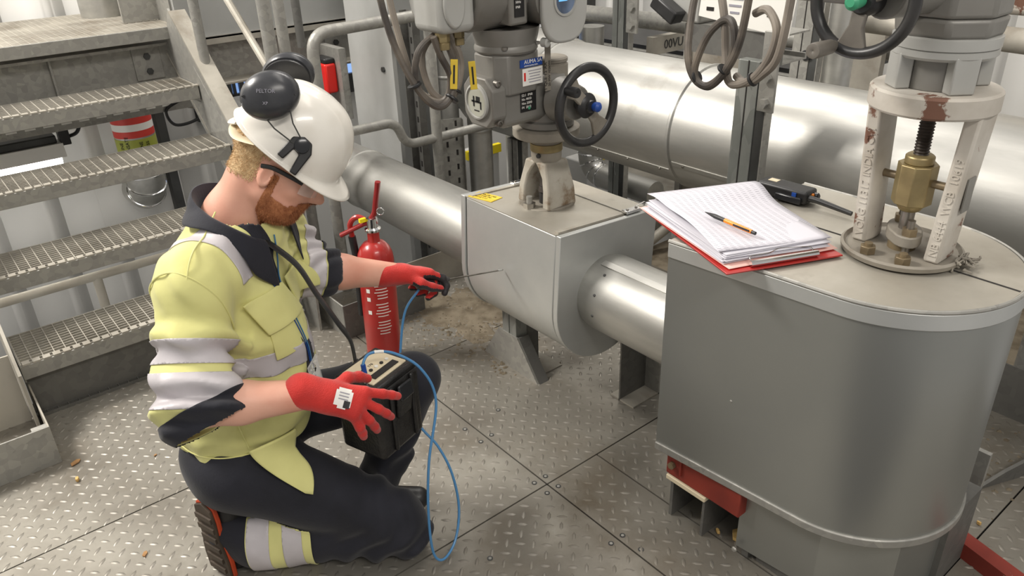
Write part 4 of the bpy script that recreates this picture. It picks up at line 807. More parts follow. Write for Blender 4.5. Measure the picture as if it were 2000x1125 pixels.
# cable coils
def coil(name, loc, label, cables, ties, tags=()):
    r = thing(name, loc, label, 'cable')
    for (pts, rad, m) in cables: MB().tube(spline(pts, 8), rad, 10).build('cable', m, r)
    for (p, d) in ties:
        p = Vector(p); MB().lathe(p, d, [(0.020, -0.004), (0.0215, -0.002), (0.0215, 0.002), (0.020, 0.004)], n=14).build('cable_tie', 'black', r)
    return r
c1 = coil('cable_coil', (1.22, 1.82, 1.02), 'coiled dusty cables with yellow tags hanging from the first actuator', [
    ([(1.10, 1.90, 1.62), (1.105, 1.88, 1.42), (1.125, 1.86, 1.26), (1.165, 1.82, 1.13), (1.215, 1.80, 1.075), (1.262, 1.80, 1.10), (1.285, 1.81, 1.17), (1.27, 1.82, 1.235), (1.235, 1.83, 1.255), (1.185, 1.835, 1.22), (1.175, 1.84, 1.14), (1.21, 1.83, 1.085), (1.25, 1.81, 1.09), (1.262, 1.80, 1.15), (1.235, 1.80, 1.21), (1.216, 1.80, 1.262)], 0.0095, 'cable'),
    ([(1.17, 1.97, 1.62), (1.175, 1.95, 1.40), (1.19, 1.92, 1.22), (1.215, 1.90, 1.11), (1.255, 1.86, 1.075), (1.295, 1.83, 1.10), (1.318, 1.825, 1.17), (1.30, 1.83, 1.235), (1.262, 1.86, 1.255), (1.225, 1.88, 1.20), (1.24, 1.875, 1.11), (1.275, 1.85, 1.075), (1.310, 1.835, 1.11), (1.315, 1.83, 1.19), (1.287, 1.83, 1.262)], 0.0095, 'cable_grey')],
    [((1.16, 1.825, 1.14), (0.3, -0.2, -1)), ((1.262, 1.80, 1.09), (0.6, 0, 0.6)), ((1.30, 1.835, 1.10), (0.6, 0, 0.8))])
c1.location = c1.location + Vector((-0.030, 0, 0.032))
for (p, lean) in (((1.236, 1.788, 1.19), 0.10), ((1.318, 1.813, 1.17), -0.05)):
    R = Matrix.Rotation(lean, 3, 'Y') @ Matrix.Rotation(-0.5, 3, 'Z'); tgb = MB().box(p, (0.020, 0.003, 0.080), R).build('yellow_tag', 'yellow_tag', c1, bevel=0.001)
    mb = MB(); mb.box(Vector(p) + R @ Vector((0, -0.002, 0)), (0.005, 0.001, 0.05), R)
    mb.build('tag_print', 'print_black', tgb)
coil('cable_coil', (2.0, 1.4, 1.07), 'coiled dusty cables hanging in front of the second strut post', [
    ([(2.05, 1.62, 1.36), (2.03, 1.62, 1.27), (2.0, 1.60, 1.16), (1.99, 1.565, 1.095), (1.985, 1.51, 1.075), (1.985, 1.45, 1.12), (1.985, 1.42, 1.20), (1.99, 1.435, 1.265), (2.0, 1.475, 1.272), (2.0, 1.53, 1.22), (1.99, 1.56, 1.13), (1.985, 1.545, 1.085), (1.98, 1.49, 1.078), (1.975, 1.43, 1.14), (1.97, 1.39, 1.23), (1.97, 1.37, 1.40)], 0.0115, 'cable'),
    ([(2.02, 1.52, 1.38), (2.01, 1.48, 1.27), (2.015, 1.47, 1.18), (2.0, 1.44, 1.10), (1.99, 1.39, 1.098), (1.98, 1.33, 1.135), (1.97, 1.285, 1.20), (1.97, 1.275, 1.27), (1.985, 1.32, 1.315), (2.0, 1.37, 1.30)], 0.012, 'cable_grey'),
    ([(2.01, 1.42, 1.115), (1.99, 1.37, 1.105), (1.98, 1.31, 1.14), (1.965, 1.255, 1.21), (1.955, 1.23, 1.40)], 0.012, 'cable_grey')],
    [((1.99, 1.55, 1.095), (0, 1, -0.5)), ((1.98, 1.445, 1.135), (0, 0.6, -0.8)), ((1.985, 1.345, 1.12), (0, 1, -0.6))])
# things at the right edge
rs = thing('kick_plate', (2.3, 0.5, 0), 'sloping grey kick plate at the right edge of the floor', 'kick plate')
MB().prism([(0, 0.0), (0.62, 0.0), (0.62, 0.18), (0.10, 0.04)], (2.16, 0.535, 0), (0.93, -0.36, 0), (0, 0, 1), (0.004, 0.01, 0)).build('plate', 'galv_dark', rs)
rs2 = MB().mm(2.60, 2.606, 0.2, 0.95, 0.0, 0.19).build('kick_plate', 'galv_dark', None); tag(rs2, 'upright grey kick plate behind the vessel at the right', 'kick plate')
tag(MB().cyl((2.80, 0.66, -1.0), (2.80, 0.66, 0.45), 0.04, n=20).build('far_right_post', 'galv', None), 'galvanised tube post at the right edge beside the vessel', 'post')
# ================================================================== smooth solid modelling for the person
def nvec(p): p = np.asarray(p, float); return p / np.linalg.norm(p)
def sdf_prim(pr, Q):
    kind = pr[0]
    if kind == 'cap':                                   # tapered capsule, optionally flattened along n by s
        _, a, b, ra, rb, n, s = pr[:7]
        a = np.asarray(a, float); b = np.asarray(b, float); q = Q - a; ab = b - a
        if n is not None:
            n = np.asarray(n, float); f = (1 / s - 1); q = q + (q @ n)[..., None] * n * f; ab = ab + (ab @ n) * n * f
        L2 = ab @ ab; t = np.clip(q @ ab / L2, 0, 1)
        return (np.linalg.norm(q - t[..., None] * ab, axis=-1) - (ra + (rb - ra) * t)) * (1.0 if n is None else (0.5 + 0.5 * s))
    if kind == 'ell':
        _, c, r, R = pr[:4]; q = (Q - np.asarray(c, float)) @ np.asarray(R, float).T; r = np.asarray(r, float)
        k0 = np.linalg.norm(q / r, axis=-1); k1 = np.linalg.norm(q / (r * r), axis=-1) + 1e-9
        return k0 * (k0 - 1) / k1
def prim_box(pr, pad):
    if pr[0] == 'cap':
        a = np.asarray(pr[1], float); b = np.asarray(pr[2], float); r = max(pr[3], pr[4]); return np.minimum(a, b) - r - pad, np.maximum(a, b) + r + pad
    c = np.asarray(pr[1], float); r = max(pr[2]); return c - r - pad, c + r + pad
def CAP(a, b, ra, rb, k=0.02, n=None, s=1.0, op=1): return ('cap', tuple(a), tuple(b), ra, rb, n, s, k, op)
def ELL(c, r, R, k=0.02, op=1): return ('ell', tuple(c), tuple(r), R, k, op)
def sdf_eval(prims, Q):
    F = np.full(Q.shape[:-1], 1.0)
    for pr in prims:
        d = sdf_prim(pr, Q); k, op = pr[-2], pr[-1]
        if op == 1: h = np.maximum(k - np.abs(F - d), 0) / k; F = np.minimum(F, d) - h * h * k * 0.25
        else: h = np.maximum(k - np.abs(F + d), 0) / k; F = np.maximum(F, -d) + h * h * k * 0.25
    return F
def sdf_mesh(prims, vox, disp=None, fine=None, fvox=0.003):
    pad = 0.03; bl = np.array([prim_box(p, pad) for p in prims if p[-1] == 1]); lo = bl[:, 0].min(0); hi = bl[:, 1].max(0)
    ax = []
    for i in range(3):
        if fine is None: ax.append(np.arange(lo[i], hi[i] + vox, vox)); continue
        f0, f1 = fine[i]; ax.append(np.concatenate([np.arange(lo[i], f0, vox), np.arange(f0, f1, fvox), np.arange(f1, hi[i] + vox, vox)]))
    n = np.array([len(a) for a in ax])
    F = np.full(n, 1.0, np.float32)
    for pr in prims:
        k, op = pr[-2], pr[-1]; l, h = prim_box(pr, pad + k)
        i0 = np.array([max(np.searchsorted(ax[i], l[i]) - 1, 0) for i in range(3)]); i1 = np.array([min(np.searchsorted(ax[i], h[i]) + 1, n[i]) for i in range(3)])
        G = np.stack(np.meshgrid(*[ax[i][i0[i]:i1[i]] for i in range(3)], indexing='ij'), -1)
        d = sdf_prim(pr, G); S = F[i0[0]:i1[0], i0[1]:i1[1], i0[2]:i1[2]]
        if op == 1: hh = np.maximum(k - np.abs(S - d), 0) / k; S[:] = np.minimum(S, d) - hh * hh * k * 0.25
        else: hh = np.maximum(k - np.abs(S + d), 0) / k; S[:] = np.maximum(S, -d) + hh * hh * k * 0.25
    if disp is not None:
        m = np.abs(F) < 0.02; idx = np.argwhere(m); F[m] += disp(np.stack([ax[i][idx[:, i]] for i in range(3)], -1))
    # naive surface nets
    ins = F < 0; c8 = sum(ins[dx:n[0] - 1 + dx, dy:n[1] - 1 + dy, dz:n[2] - 1 + dz].astype(np.int8) for dx in (0, 1) for dy in (0, 1) for dz in (0, 1))
    cells = np.argwhere((c8 > 0) & (c8 < 8)); cid = -np.ones(n, int); cid[tuple(cells.T)] = np.arange(len(cells))
    acc = np.zeros((len(cells), 3)); cnt = np.zeros(len(cells)); cor = [(0, 0, 0), (1, 0, 0), (0, 1, 0), (1, 1, 0), (0, 0, 1), (1, 0, 1), (0, 1, 1), (1, 1, 1)]
    for a in range(8):
        for b in range(a + 1, 8):
            if sum(abs(cor[a][i] - cor[b][i]) for i in range(3)) != 1: continue
            fa = F[tuple((cells + cor[a]).T)]; fb = F[tuple((cells + cor[b]).T)]; m = (fa < 0) != (fb < 0)
            t = np.where(m, fa / np.where(m, fa - fb, 1), 0)[:, None]; p = np.array(cor[a]) * (1 - t) + np.array(cor[b]) * t
            acc[m] += p[m]; cnt[m] += 1
    fr = acc / np.maximum(cnt, 1)[:, None]
    verts = np.stack([ax[i][cells[:, i]] + fr[:, i] * (ax[i][cells[:, i] + 1] - ax[i][cells[:, i]]) for i in range(3)], -1)
    faces = []
    for axis in range(3):
        u, v = (axis + 1) % 3, (axis + 2) % 3; e = np.zeros(3, int); e[axis] = 1
        A = ins[tuple(slice(0, n[i] - 1) for i in range(3))]; sl = [slice(0, n[i] - 1) for i in range(3)]; sl[axis] = slice(1, n[axis]); B = ins[tuple(sl)]
        ed = np.argwhere(A != B); ed = ed[(ed[:, u] > 0) & (ed[:, v] > 0)]
        du = np.zeros(3, int); du[u] = 1; dv = np.zeros(3, int); dv[v] = 1
        q = np.stack([cid[tuple((ed - du - dv).T)], cid[tuple((ed - dv).T)], cid[tuple(ed.T)], cid[tuple((ed - du).T)]], -1)
        flip = ~A[tuple(ed.T)]; q[flip] = q[flip][:, ::-1]; faces.append(q)
    f = np.concatenate(faces); f = f[(f >= 0).all(1)]
    return verts, f
def smooth_verts(v, f, it=2, lam=0.5):
    e = np.concatenate([f[:, [0, 1]], f[:, [1, 2]], f[:, [2, 3]], f[:, [3, 0]]]); e = np.concatenate([e, e[:, ::-1]])
    for _ in range(it):
        s = np.zeros_like(v); c = np.zeros(len(v)); np.add.at(s, e[:, 0], v[e[:, 1]]); np.add.at(c, e[:, 0], 1)
        v = v + lam * (s / np.maximum(c, 1)[:, None] - v)
    return v
# ------------------------------------------------------------------ joints of the kneeling figure (world metres)
A_ = np.array
TF = nvec((0.66, -0.75, 0)); TR = nvec((-0.75, -0.66, 0)); ZU = A_((0, 0, 1.0))
PV = A_((0.464, 1.775, 0.365)); CH = A_((0.497, 1.762, 0.70)); NB = A_((0.560, 1.790, 0.965))
SHR = A_((0.408, 1.655, 0.880)); SHL = A_((0.690, 1.885, 0.895))
ELR = A_((0.312, 1.535, 0.655)); WRR = A_((0.533, 1.396, 0.664))
ELL_ = A_((0.722, 1.800, 0.760)); WRL = A_((0.960, 1.752, 0.683))
RH = A_((0.425, 1.700, 0.325)); RK = A_((0.735, 1.468, 0.085)); RA = A_((0.375, 1.735, 0.085))
LH = A_((0.545, 1.850, 0.345)); LK = A_((0.875, 1.570, 0.455)); LA = A_((0.770, 1.640, 0.085))
HD = A_((0.668, 1.722, 1.082))                                  # midpoint between the ears
HF = nvec((0.67, -0.475, -0.57)); HS = nvec(np.cross(HF, ZU)); HU = np.cross(HS, HF)   # head forward, right, up
def hp(f, s, u): return HD + HF * f + HS * s + HU * u
TORSO = [CAP(PV + ZU * 0.0, CH, 0.172, 0.182, 0.05, tuple(TF), 0.84), CAP(CH, NB - ZU * 0.10, 0.178, 0.150, 0.06, tuple(TF), 0.74),
         CAP(NB - ZU * 0.08, NB + A_((0.008, -0.006, -0.03)), 0.098, 0.078, 0.06), CAP(NB - ZU * 0.075, SHR, 0.085, 0.078, 0.05), CAP(NB - ZU * 0.075, SHL, 0.085, 0.074, 0.05)]
FWR = nvec(WRR - ELR); FWL = nvec(WRL - ELL_)
SLEEVES = [CAP(SHR, ELR, 0.083, 0.074, 0.035), CAP(ELR - FWR * 0.005, ELR + FWR * 0.065, 0.074, 0.068, 0.02),
           CAP(SHL, ELL_, 0.076, 0.070, 0.035), CAP(ELL_, ELL_ + FWL * 0.045, 0.070, 0.066, 0.02)]
FLAP = [CAP(PV + TR * 0.135 + TF * 0.02 + ZU * 0.02, A_((0.545, 1.560, 0.235)), 0.065, 0.028, 0.03, tuple(nvec((-0.55, -0.75, 0.35))), 0.28)]
def jacket_disp(p):
    d = 0.0055 * np.sin(p @ A_((28, 19, 31)) + 2.2 * np.sin(p @ A_((9, -13, 7)))) * np.sin(p @ A_((-17, 21, 9)) + 1.0)
    d += 0.0034 * np.sin(p @ A_((61, -37, 45)) + 2.5 * np.sin(p @ A_((13, 22, -19))))
    for S, E, w in ((SHR, ELR, 1.0), (SHL, ELL_, 0.6)):      # sleeve folds gathering above the elbow
        ax = nvec(E - S); t = (p - S) @ ax / np.linalg.norm(E - S); rr = np.linalg.norm((p - S) - ((p - S) @ ax)[:, None] * ax, axis=1)
        m = np.clip((t - 0.25) * 4, 0, 1) * np.clip((1.25 - t) * 5, 0, 1) * (rr < 0.13)
        d += w * m * 0.0125 * np.sin(t * 24 + 1.6 * np.sin(p @ A_((18, 30, 6))))
    m = np.clip((0.66 - p[:, 2]) * 6, 0, 1) * np.clip((p[:, 2] - 0.38) * 8, 0, 1)
    d += m * 0.0065 * np.sin(p[:, 2] * 75 + 2.5 * np.sin(p @ A_((14, 9, 0))))
    return d
BELLY = [CAP(CH + TF * 0.075 - ZU * 0.06, PV + TF * 0.10 + ZU * 0.13, 0.09, 0.115, 0.06), CAP(CH + TF * 0.06 + ZU * 0.03, CH + TF * 0.09 - ZU * 0.08, 0.08, 0.09, 0.06)]
JACKET = TORSO + BELLY + SLEEVES + FLAP
TROUSERS = [CAP(RH + A_((0.0, 0.03, 0.01)), LH, 0.135, 0.125, 0.05), CAP(PV - ZU * 0.02, PV + ZU * 0.10, 0.150, 0.140, 0.05, tuple(TF), 0.85),
            CAP(RH, RK + A_((-0.03, 0.02, 0.05)), 0.112, 0.082, 0.04), CAP(RK, RA + A_((0.05, -0.035, 0.0)), 0.082, 0.084, 0.03), CAP(RA + A_((0.05, -0.035, 0.0)), RA + A_((0.0, 0.0, 0.045)), 0.084, 0.070, 0.03),
            CAP(LH, LK, 0.100, 0.076, 0.03), CAP(LK, LA + ZU * 0.02, 0.074, 0.062, 0.03), CAP(RK + A_((0.02, -0.012, -0.025)), RK + A_((-0.05, 0.035, -0.03)), 0.055, 0.055, 0.03)]
def trouser_disp(p):
    d = 0.003 * np.sin(p @ A_((33, 21, 25)) + 2.0 * np.sin(p @ A_((11, -15, 9))))
    t = (p - RH) @ nvec(RK - RH); m = np.clip((t - 0.24) * 8, 0, 1) * (p[:, 2] < 0.3)
    d += m * 0.007 * np.sin(t * 80 + 2.0 * np.sin(p @ A_((10, 0, 30))))
    return d
BODY = [CAP(NB - ZU * 0.02, HD - HU * 0.05 - HF * 0.035, 0.062, 0.060, 0.03),
        ELL(hp(-0.012, 0, 0.045), (0.103, 0.078, 0.090), (HF, HS, HU), 0.03),                 # cranium
        ELL(hp(0.035, 0, -0.030), (0.072, 0.066, 0.085), (HF, HS, HU), 0.04),                 # face
        CAP(hp(0.045, 0.030, -0.082), hp(0.045, -0.030, -0.082), 0.036, 0.036, 0.03),         # jaw
        CAP(hp(0.072, 0, -0.098), hp(0.060, 0, -0.090), 0.022, 0.026, 0.03),                  # chin
        CAP(hp(0.006, 0.050, -0.055), hp(0.048, 0.038, -0.085), 0.022, 0.020, 0.025), CAP(hp(0.006, -0.050, -0.055), hp(0.048, -0.038, -0.085), 0.022, 0.020, 0.025),
        CAP(hp(0.094, 0, 0.012), hp(0.125, 0, -0.028), 0.009, 0.012, 0.016), CAP(hp(0.111, 0.010, -0.030), hp(0.111, -0.010, -0.030), 0.0095, 0.0095, 0.012),   # nose
        CAP(hp(0.088, 0.030, 0.022), hp(0.088, -0.030, 0.022), 0.013, 0.013, 0.02),           # brow
        ELL(hp(0.092, 0.030, 0.004), (0.012, 0.017, 0.010), (HF, HS, HU), 0.015, -1), ELL(hp(0.092, -0.030, 0.004), (0.012, 0.017, 0.010), (HF, HS, HU), 0.015, -1),
        CAP(hp(0.070, 0.040, -0.022), hp(0.060, 0.050, -0.018), 0.016, 0.016, 0.02), CAP(hp(0.070, -0.040, -0.022), hp(0.060, -0.050, -0.018), 0.016, 0.016, 0.02),
        CAP(hp(0.096, 0.016, -0.052), hp(0.096, -0.016, -0.052), 0.0085, 0.0085, 0.012), CAP(hp(0.092, 0.014, -0.066), hp(0.092, -0.014, -0.066), 0.009, 0.009, 0.012),
        ELL(hp(-0.008, 0.077, -0.004), (0.019, 0.0085, 0.032), (nvec(HF + HS * 0.45), nvec(HS - HF * 0.45), HU), 0.008), ELL(hp(-0.004, 0.087, -0.002), (0.010, 0.007, 0.019), (nvec(HF + HS * 0.45), nvec(HS - HF * 0.45), HU), 0.006, -1),
        ELL(hp(-0.008, -0.077, -0.004), (0.019, 0.0085, 0.032), (nvec(HF - HS * 0.45), nvec(HS + HF * 0.45), HU), 0.008),
        CAP(PV, CH, 0.12, 0.13, 0.05, tuple(TF), 0.75), CAP(CH, NB - ZU * 0.10, 0.13, 0.10, 0.05, tuple(TF), 0.75), CAP(NB - ZU * 0.10, NB, 0.06, 0.06, 0.04),
        CAP(NB - ZU * 0.09, SHR, 0.05, 0.052, 0.04), CAP(NB - ZU * 0.09, SHL, 0.05, 0.052, 0.04),
        CAP(SHR, ELR, 0.050, 0.044, 0.02), CAP(ELR, ELR + (WRR - ELR) * 0.4, 0.046, 0.046, 0.02), CAP(ELR + (WRR - ELR) * 0.4, WRR, 0.046, 0.032, 0.02),
        CAP(SHL, ELL_, 0.048, 0.043, 0.02), CAP(ELL_, ELL_ + (WRL - ELL_) * 0.4, 0.046, 0.046, 0.02), CAP(ELL_ + (WRL - ELL_) * 0.4, WRL, 0.046, 0.033, 0.02),
        CAP(RH, LH, 0.08, 0.08, 0.04), CAP(RH, RK, 0.07, 0.05, 0.02), CAP(RK, RA, 0.05, 0.04, 0.02), CAP(LH, LK, 0.07, 0.05, 0.02), CAP(LK, LA, 0.05, 0.04, 0.02)]
# ================================================================== the kneeling person
def np_mesh(name, v, f, m, parent=None, loc=None, smooth=True):
    base = Vector(loc) if loc is not None else Vector((0, 0, 0))
    if parent is not None:
        p = parent
        while p is not None: base = base + p.location; p = p.parent
    me = bpy.data.meshes.new(name); me.from_pydata((np.asarray(v) - np.array(base)).tolist(), [], np.asarray(f).tolist())
    for mm_ in (m if isinstance(m, (list, tuple)) else [m]): me.materials.append(MT[mm_])
    me.polygons.foreach_set('use_smooth', [smooth] * len(me.polygons))
    o = bpy.data.objects.new(name, me); COL.objects.link(o)
    if parent is not None: o.parent = parent
    elif loc is not None: o.location = base
    return o
def face_data(v, f):
    c = v[f].mean(1); n = np.cross(v[f[:, 2]] - v[f[:, 0]], v[f[:, 3]] - v[f[:, 1]]); n /= np.linalg.norm(n, axis=1)[:, None] + 1e-12
    return c, n
def vert_normals(v, f):
    _, n = face_data(v, f); vn = np.zeros_like(v)
    for k in range(4): np.add.at(vn, f[:, k], n)
    return vn / (np.linalg.norm(vn, axis=1)[:, None] + 1e-12)
def patch(name, v, f, planes, keep, off, m, parent, thick=0.0):
    """cut a clean strip out of a surface along planes, lift it off and make it a part of its own"""
    c, n = face_data(v, f); k0 = keep(c, n, 0.02); f2 = f[k0]; vn = vert_normals(v, f)
    used = np.unique(f2); mp = -np.ones(len(v), int); mp[used] = np.arange(len(used))
    bm = bmesh.new(); vs = [bm.verts.new(p) for p in (v + vn * off)[used]]
    for q in mp[f2]:
        try: bm.faces.new([vs[i] for i in q])
        except ValueError: pass
    for (p, nn) in planes:
        bmesh.ops.bisect_plane(bm, geom=bm.verts[:] + bm.edges[:] + bm.faces[:], plane_co=p, plane_no=nn, dist=1e-5)
    bm.faces.ensure_lookup_table(); dead = [fc for fc in bm.faces if not keep(np.array([fc.calc_center_median()]), np.array([fc.normal]), 0.0)[0]]
    bmesh.ops.delete(bm, geom=dead, context='FACES')
    base = Vector((0, 0, 0)); p = parent
    while p is not None: base = base + p.location; p = p.parent
    bmesh.ops.translate(bm, verts=bm.verts[:], vec=-base)
    me = bpy.data.meshes.new(name); bm.to_mesh(me); bm.free(); me.materials.append(MT[m]); me.polygons.foreach_set('use_smooth', [True] * len(me.polygons))
    o = bpy.data.objects.new(name, me); COL.objects.link(o); o.parent = parent
    md = o.modifiers.new('solid', 'SOLIDIFY'); md.thickness = 0.0018; md.offset = -0.2
    return o
def drape(prims, c, u, w_, d, nu, nv, off, inside):
    """grid laid on the smooth surface, marched along d"""
    c = A_(c); u = A_(u); w_ = A_(w_); d = nvec(d); P_ = np.array([[c + u * (i / nu - 0.5) + w_ * (j / nv - 0.5) for j in range(nv + 1)] for i in range(nu + 1)]).reshape(-1, 3)
    for _ in range(60): P_ = P_ + d * (sdf_eval(prims, P_) - off)[:, None] * 0.8
    return P_
person_loc = Vector((0.50, 1.65, 0.0))
bv, bf = sdf_mesh(BODY, 0.007, None, ((0.50, 0.82), (1.55, 1.88), (0.92, 1.25)), 0.0028)
bv = smooth_verts(bv, bf, 1, 0.35)
person = np_mesh('person', bv, bf, 'skin', None, person_loc)
tag(person, 'kneeling worker in hi-vis jacket and white helmet holding a probe', 'person')
# head covering: beard, hair
hl = np.stack([(bv - HD) @ HF, (bv - HD) @ HS, (bv - HD) @ HU], -1); vn = vert_normals(bv, bf); fc, fn = face_data(bv, bf)
hf_ = np.stack([(fc - HD) @ HF, (fc - HD) @ HS, (fc - HD) @ HU], -1)
inhead = (np.abs(hf_[:, 1]) < 0.1) & (np.linalg.norm(hf_, axis=1) < 0.17)
def beard_mask(q):
    f, s, u = q[:, 0], np.abs(q[:, 1]), q[:, 2]
    top = np.where(f < 0.022, 0.008, np.where(f < 0.07, -0.046 - (f - 0.022) * 0.25, -0.050))
    m = (f > 0.006) & (u < top) & (u > -0.135) & (f > -0.045 - u * 0.55)
    m |= (f > 0.085) & (u < -0.040) & (u > -0.050)
    m &= ~((f > 0.092) & (u > -0.070) & (u < -0.051) & (s < 0.018))
    return m
def hair_mask(q):
    f, u = q[:, 0], q[:, 2]; return (f < -0.012) & (u > -0.034 - (f + 0.012) * -0.25) & (u < 0.09) & ~((f > -0.03) & (u < 0.035) & (np.abs(q[:, 1]) > 0.06))
def shell(name, mask, off, m, nfib, flen, rad, lie):
    fs = bf[mask & inhead]; used = np.unique(fs); mp = -np.ones(len(bv), int); mp[used] = np.arange(len(used))
    jit = np.random.uniform(0.5, 1.2, len(used))[:, None] * off
    v = bv[used] + vn[used] * jit; o = np_mesh(name, v, mp[fs], m, person)
    mb = MB(); cc = fc[mask & inhead]; nn = fn[mask & inhead]
    for k in np.random.randint(0, len(cc), nfib):
        p = cc[k] + np.random.uniform(-0.002, 0.002, 3); d = nvec(nn[k] + np.array(lie) + np.random.uniform(-0.35, 0.35, 3)); q = nvec(np.cross(d, np.random.uniform(-1, 1, 3))) * rad
        t = p + d * flen * random.uniform(0.6, 1.2); mb.add([p - q, p + q, t], [(0, 1, 2)])
    fb = mb.build(name + '_strands', m, o, fix=False); tag(fb, kind='stuff')
    return o
shell('beard', beard_mask(hf_), 0.0028, 'beard', 5200, 0.008, 0.0006, -HU * 0.8 + HF * 0.15)
shell('hair', hair_mask(hf_ + np.random.uniform(-0.006, 0.006, hf_.shape)), 0.0010, 'hair', 5200, 0.006, 0.0006, -HU * 0.9 - HF * 0.2)
for s in (1, -1):
    ec = Vector(hp(0.083, 0.029 * s, 0.004)); eb = MB().lathe(ec - Vector(HF) * 0.010, HF, [(0.011, 0.0), (0.0105, 0.004), (0.007, 0.0085), (0, 0.0105)], n=16).build('eye', 'white', person)
    MB().lathe(ec, HF, [(0.0045, -0.0012), (0.003, 0.0012), (0, 0.0016)], n=12).build('iris', 'blue', eb)
    MB().tube([hp(0.094, 0.012 * s, 0.022), hp(0.098, 0.028 * s, 0.027), hp(0.086, 0.048 * s, 0.020)], [0.0025, 0.0035, 0.002], 6).build('eyebrow', 'hair', person)
MB().tube([hp(0.0985, 0.017, -0.0595), hp(0.1045, 0.008, -0.058), hp(0.106, 0, -0.059), hp(0.1045, -0.008, -0.058), hp(0.0985, -0.017, -0.0595)], [0.002, 0.0035, 0.0038, 0.0035, 0.002], 8).build('lips', 'lip', person)
# ------------------------------------------------------------------ jacket
AXR0 = nvec(ELR - SHR)
jv, jf = sdf_mesh(JACKET, 0.0055, jacket_disp)
jv = smooth_verts(jv, jf, 1, 0.4)
# open the lower rim, the neck and the cuffs along clean cuts, so the cloth ends in hems
axd = lambda c, o, a: np.linalg.norm((c - o) - ((c - o) @ a)[:, None] * a, axis=1)
LATC = lambda c: (c - A_((0.50, 1.765, 0))) @ TR
CUR = nvec(AXR0 * 0.90 + FWR * 0.45); CUT_R, CUT_L = 0.058, 0.088
HEM_N = nvec(ZU + TF * 0.12); HEM_P = PV + ZU * 0.045
def cut_mesh(v, f, planes):
    bm = bmesh.new(); vs = [bm.verts.new(p) for p in v]
    for q in f:
        try: bm.faces.new([vs[i] for i in q])
        except ValueError: pass
    for (p, nn) in planes: bmesh.ops.bisect_plane(bm, geom=bm.verts[:] + bm.edges[:] + bm.faces[:], plane_co=p, plane_no=nn, dist=1e-5)
    return bm
def jacket_keep(c):
    k = (c - HEM_P) @ HEM_N > 0
    k &= ~(np.linalg.norm(c - (NB + A_((0.010, -0.008, 0.040))), axis=1) < 0.100)
    k &= ~(((c - ELR) @ CUR > CUT_R) & (np.linalg.norm(c - ELR, axis=1) < 0.17) & (((c - PV) @ TR > 0.19) | (axd(c, ELR, FWR) < 0.084)))
    k &= ~(((c - ELL_) @ FWL > CUT_L) & (axd(c, ELL_, FWL) < 0.085))
    return k
bm_ = cut_mesh(jv, jf, [(HEM_P, HEM_N), (ELR + CUR * CUT_R, CUR), (ELL_ + FWL * CUT_L, FWL)])
cen = np.array([tuple(fc_.calc_center_median()) for fc_ in bm_.faces]); kk = jacket_keep(cen); bm_.faces.ensure_lookup_table()
bmesh.ops.delete(bm_, geom=[bm_.faces[i] for i in np.where(~kk)[0]], context='FACES')
jf_all = jf.copy(); jf = jf[jacket_keep(jv[jf].mean(1))]
me_ = bpy.data.meshes.new('jacket'); bmesh.ops.translate(bm_, verts=bm_.verts[:], vec=-person_loc); bm_.to_mesh(me_); bm_.free(); me_.materials.append(MT['yellow']); me_.polygons.foreach_set('use_smooth', [True] * len(me_.polygons))
jacket = bpy.data.objects.new('jacket', me_); COL.objects.link(jacket); jacket.parent = person
md = jacket.modifiers.new('solid', 'SOLIDIFY'); md.thickness = 0.004; md.offset = -1
AXR = nvec(ELR - SHR); AXL = nvec(ELL_ - SHL)
def sl_r(c): return np.linalg.norm((c - SHR) - ((c - SHR) @ AXR)[:, None] * AXR, axis=1) < 0.125
def sl_l(c): return np.linalg.norm((c - SHL) - ((c - SHL) @ AXL)[:, None] * AXL, axis=1) < 0.115
tn = nvec(ZU + TF * 0.25); zc = 0.698 + 0.25 * (TF @ -PV) * 0
def torso_band(c, n, e):
    h = c[:, 2] + 0.25 * ((c - PV) @ TF); return (np.abs(h - 0.698) < 0.027 + e) & ~(((c - SHR) @ AXR > 0.10) & sl_r(c) & ((c - PV) @ TR > 0.165)) & (np.abs(LATC(c)) > 0.018 - e * 0.5)
patch('reflective_band', jv, jf, [(PV + ZU * (0.698 - PV[2] + s * 0.027), ZU + TF * 0.25) for s in (1, -1)], torso_band, 0.0018, 'silver', jacket)
SBN = nvec((0.67, 0.74, -0.09)); SBP = A_((0.487, 1.706, 0.98)) - SBN * 0.030
def sh_band(c, n, e): return (np.abs((c - SBP) @ SBN) < 0.023 + e) & (c[:, 2] > 0.865 - e)
patch('reflective_band', jv, jf, [(SBP + SBN * s * 0.023, SBN) for s in (1, -1)] + [(A_((0, 0, 0.865)), ZU)], sh_band, 0.0018, 'silver', jacket)
for off, hw_ in ((0.150, 0.026), (0.233, 0.038)):
    def sb(c, n, e, off=off, hw_=hw_): return (np.abs((c - SHR) @ AXR - off) < hw_ + e) & sl_r(c) & ((c - ELR) @ CUR < 0.012 + e) & ((c - PV) @ TR > 0.16)
    patch('reflective_band', jv, jf, [(SHR + AXR * (off + s * hw_), AXR) for s in (1, -1)] + [(ELR + CUR * 0.012, CUR)], sb, 0.0022, 'silver', jacket)
def cuff_r(c, n, e): return ((c - ELR) @ CUR > 0.008 - e) & ((c - ELR) @ CUR < CUT_R + e * 0.0 + 0.001) & (np.linalg.norm(c - ELR, axis=1) < 0.15) & (((c - PV) @ TR > 0.19) | (axd(c, ELR, FWR) < 0.084))
jv_full, jf_full = jv, jf_all
patch('cuff', jv_full, jf_full, [(ELR + CUR * 0.008, CUR), (ELR + CUR * CUT_R, CUR)], cuff_r, 0.0035, 'navy', jacket)
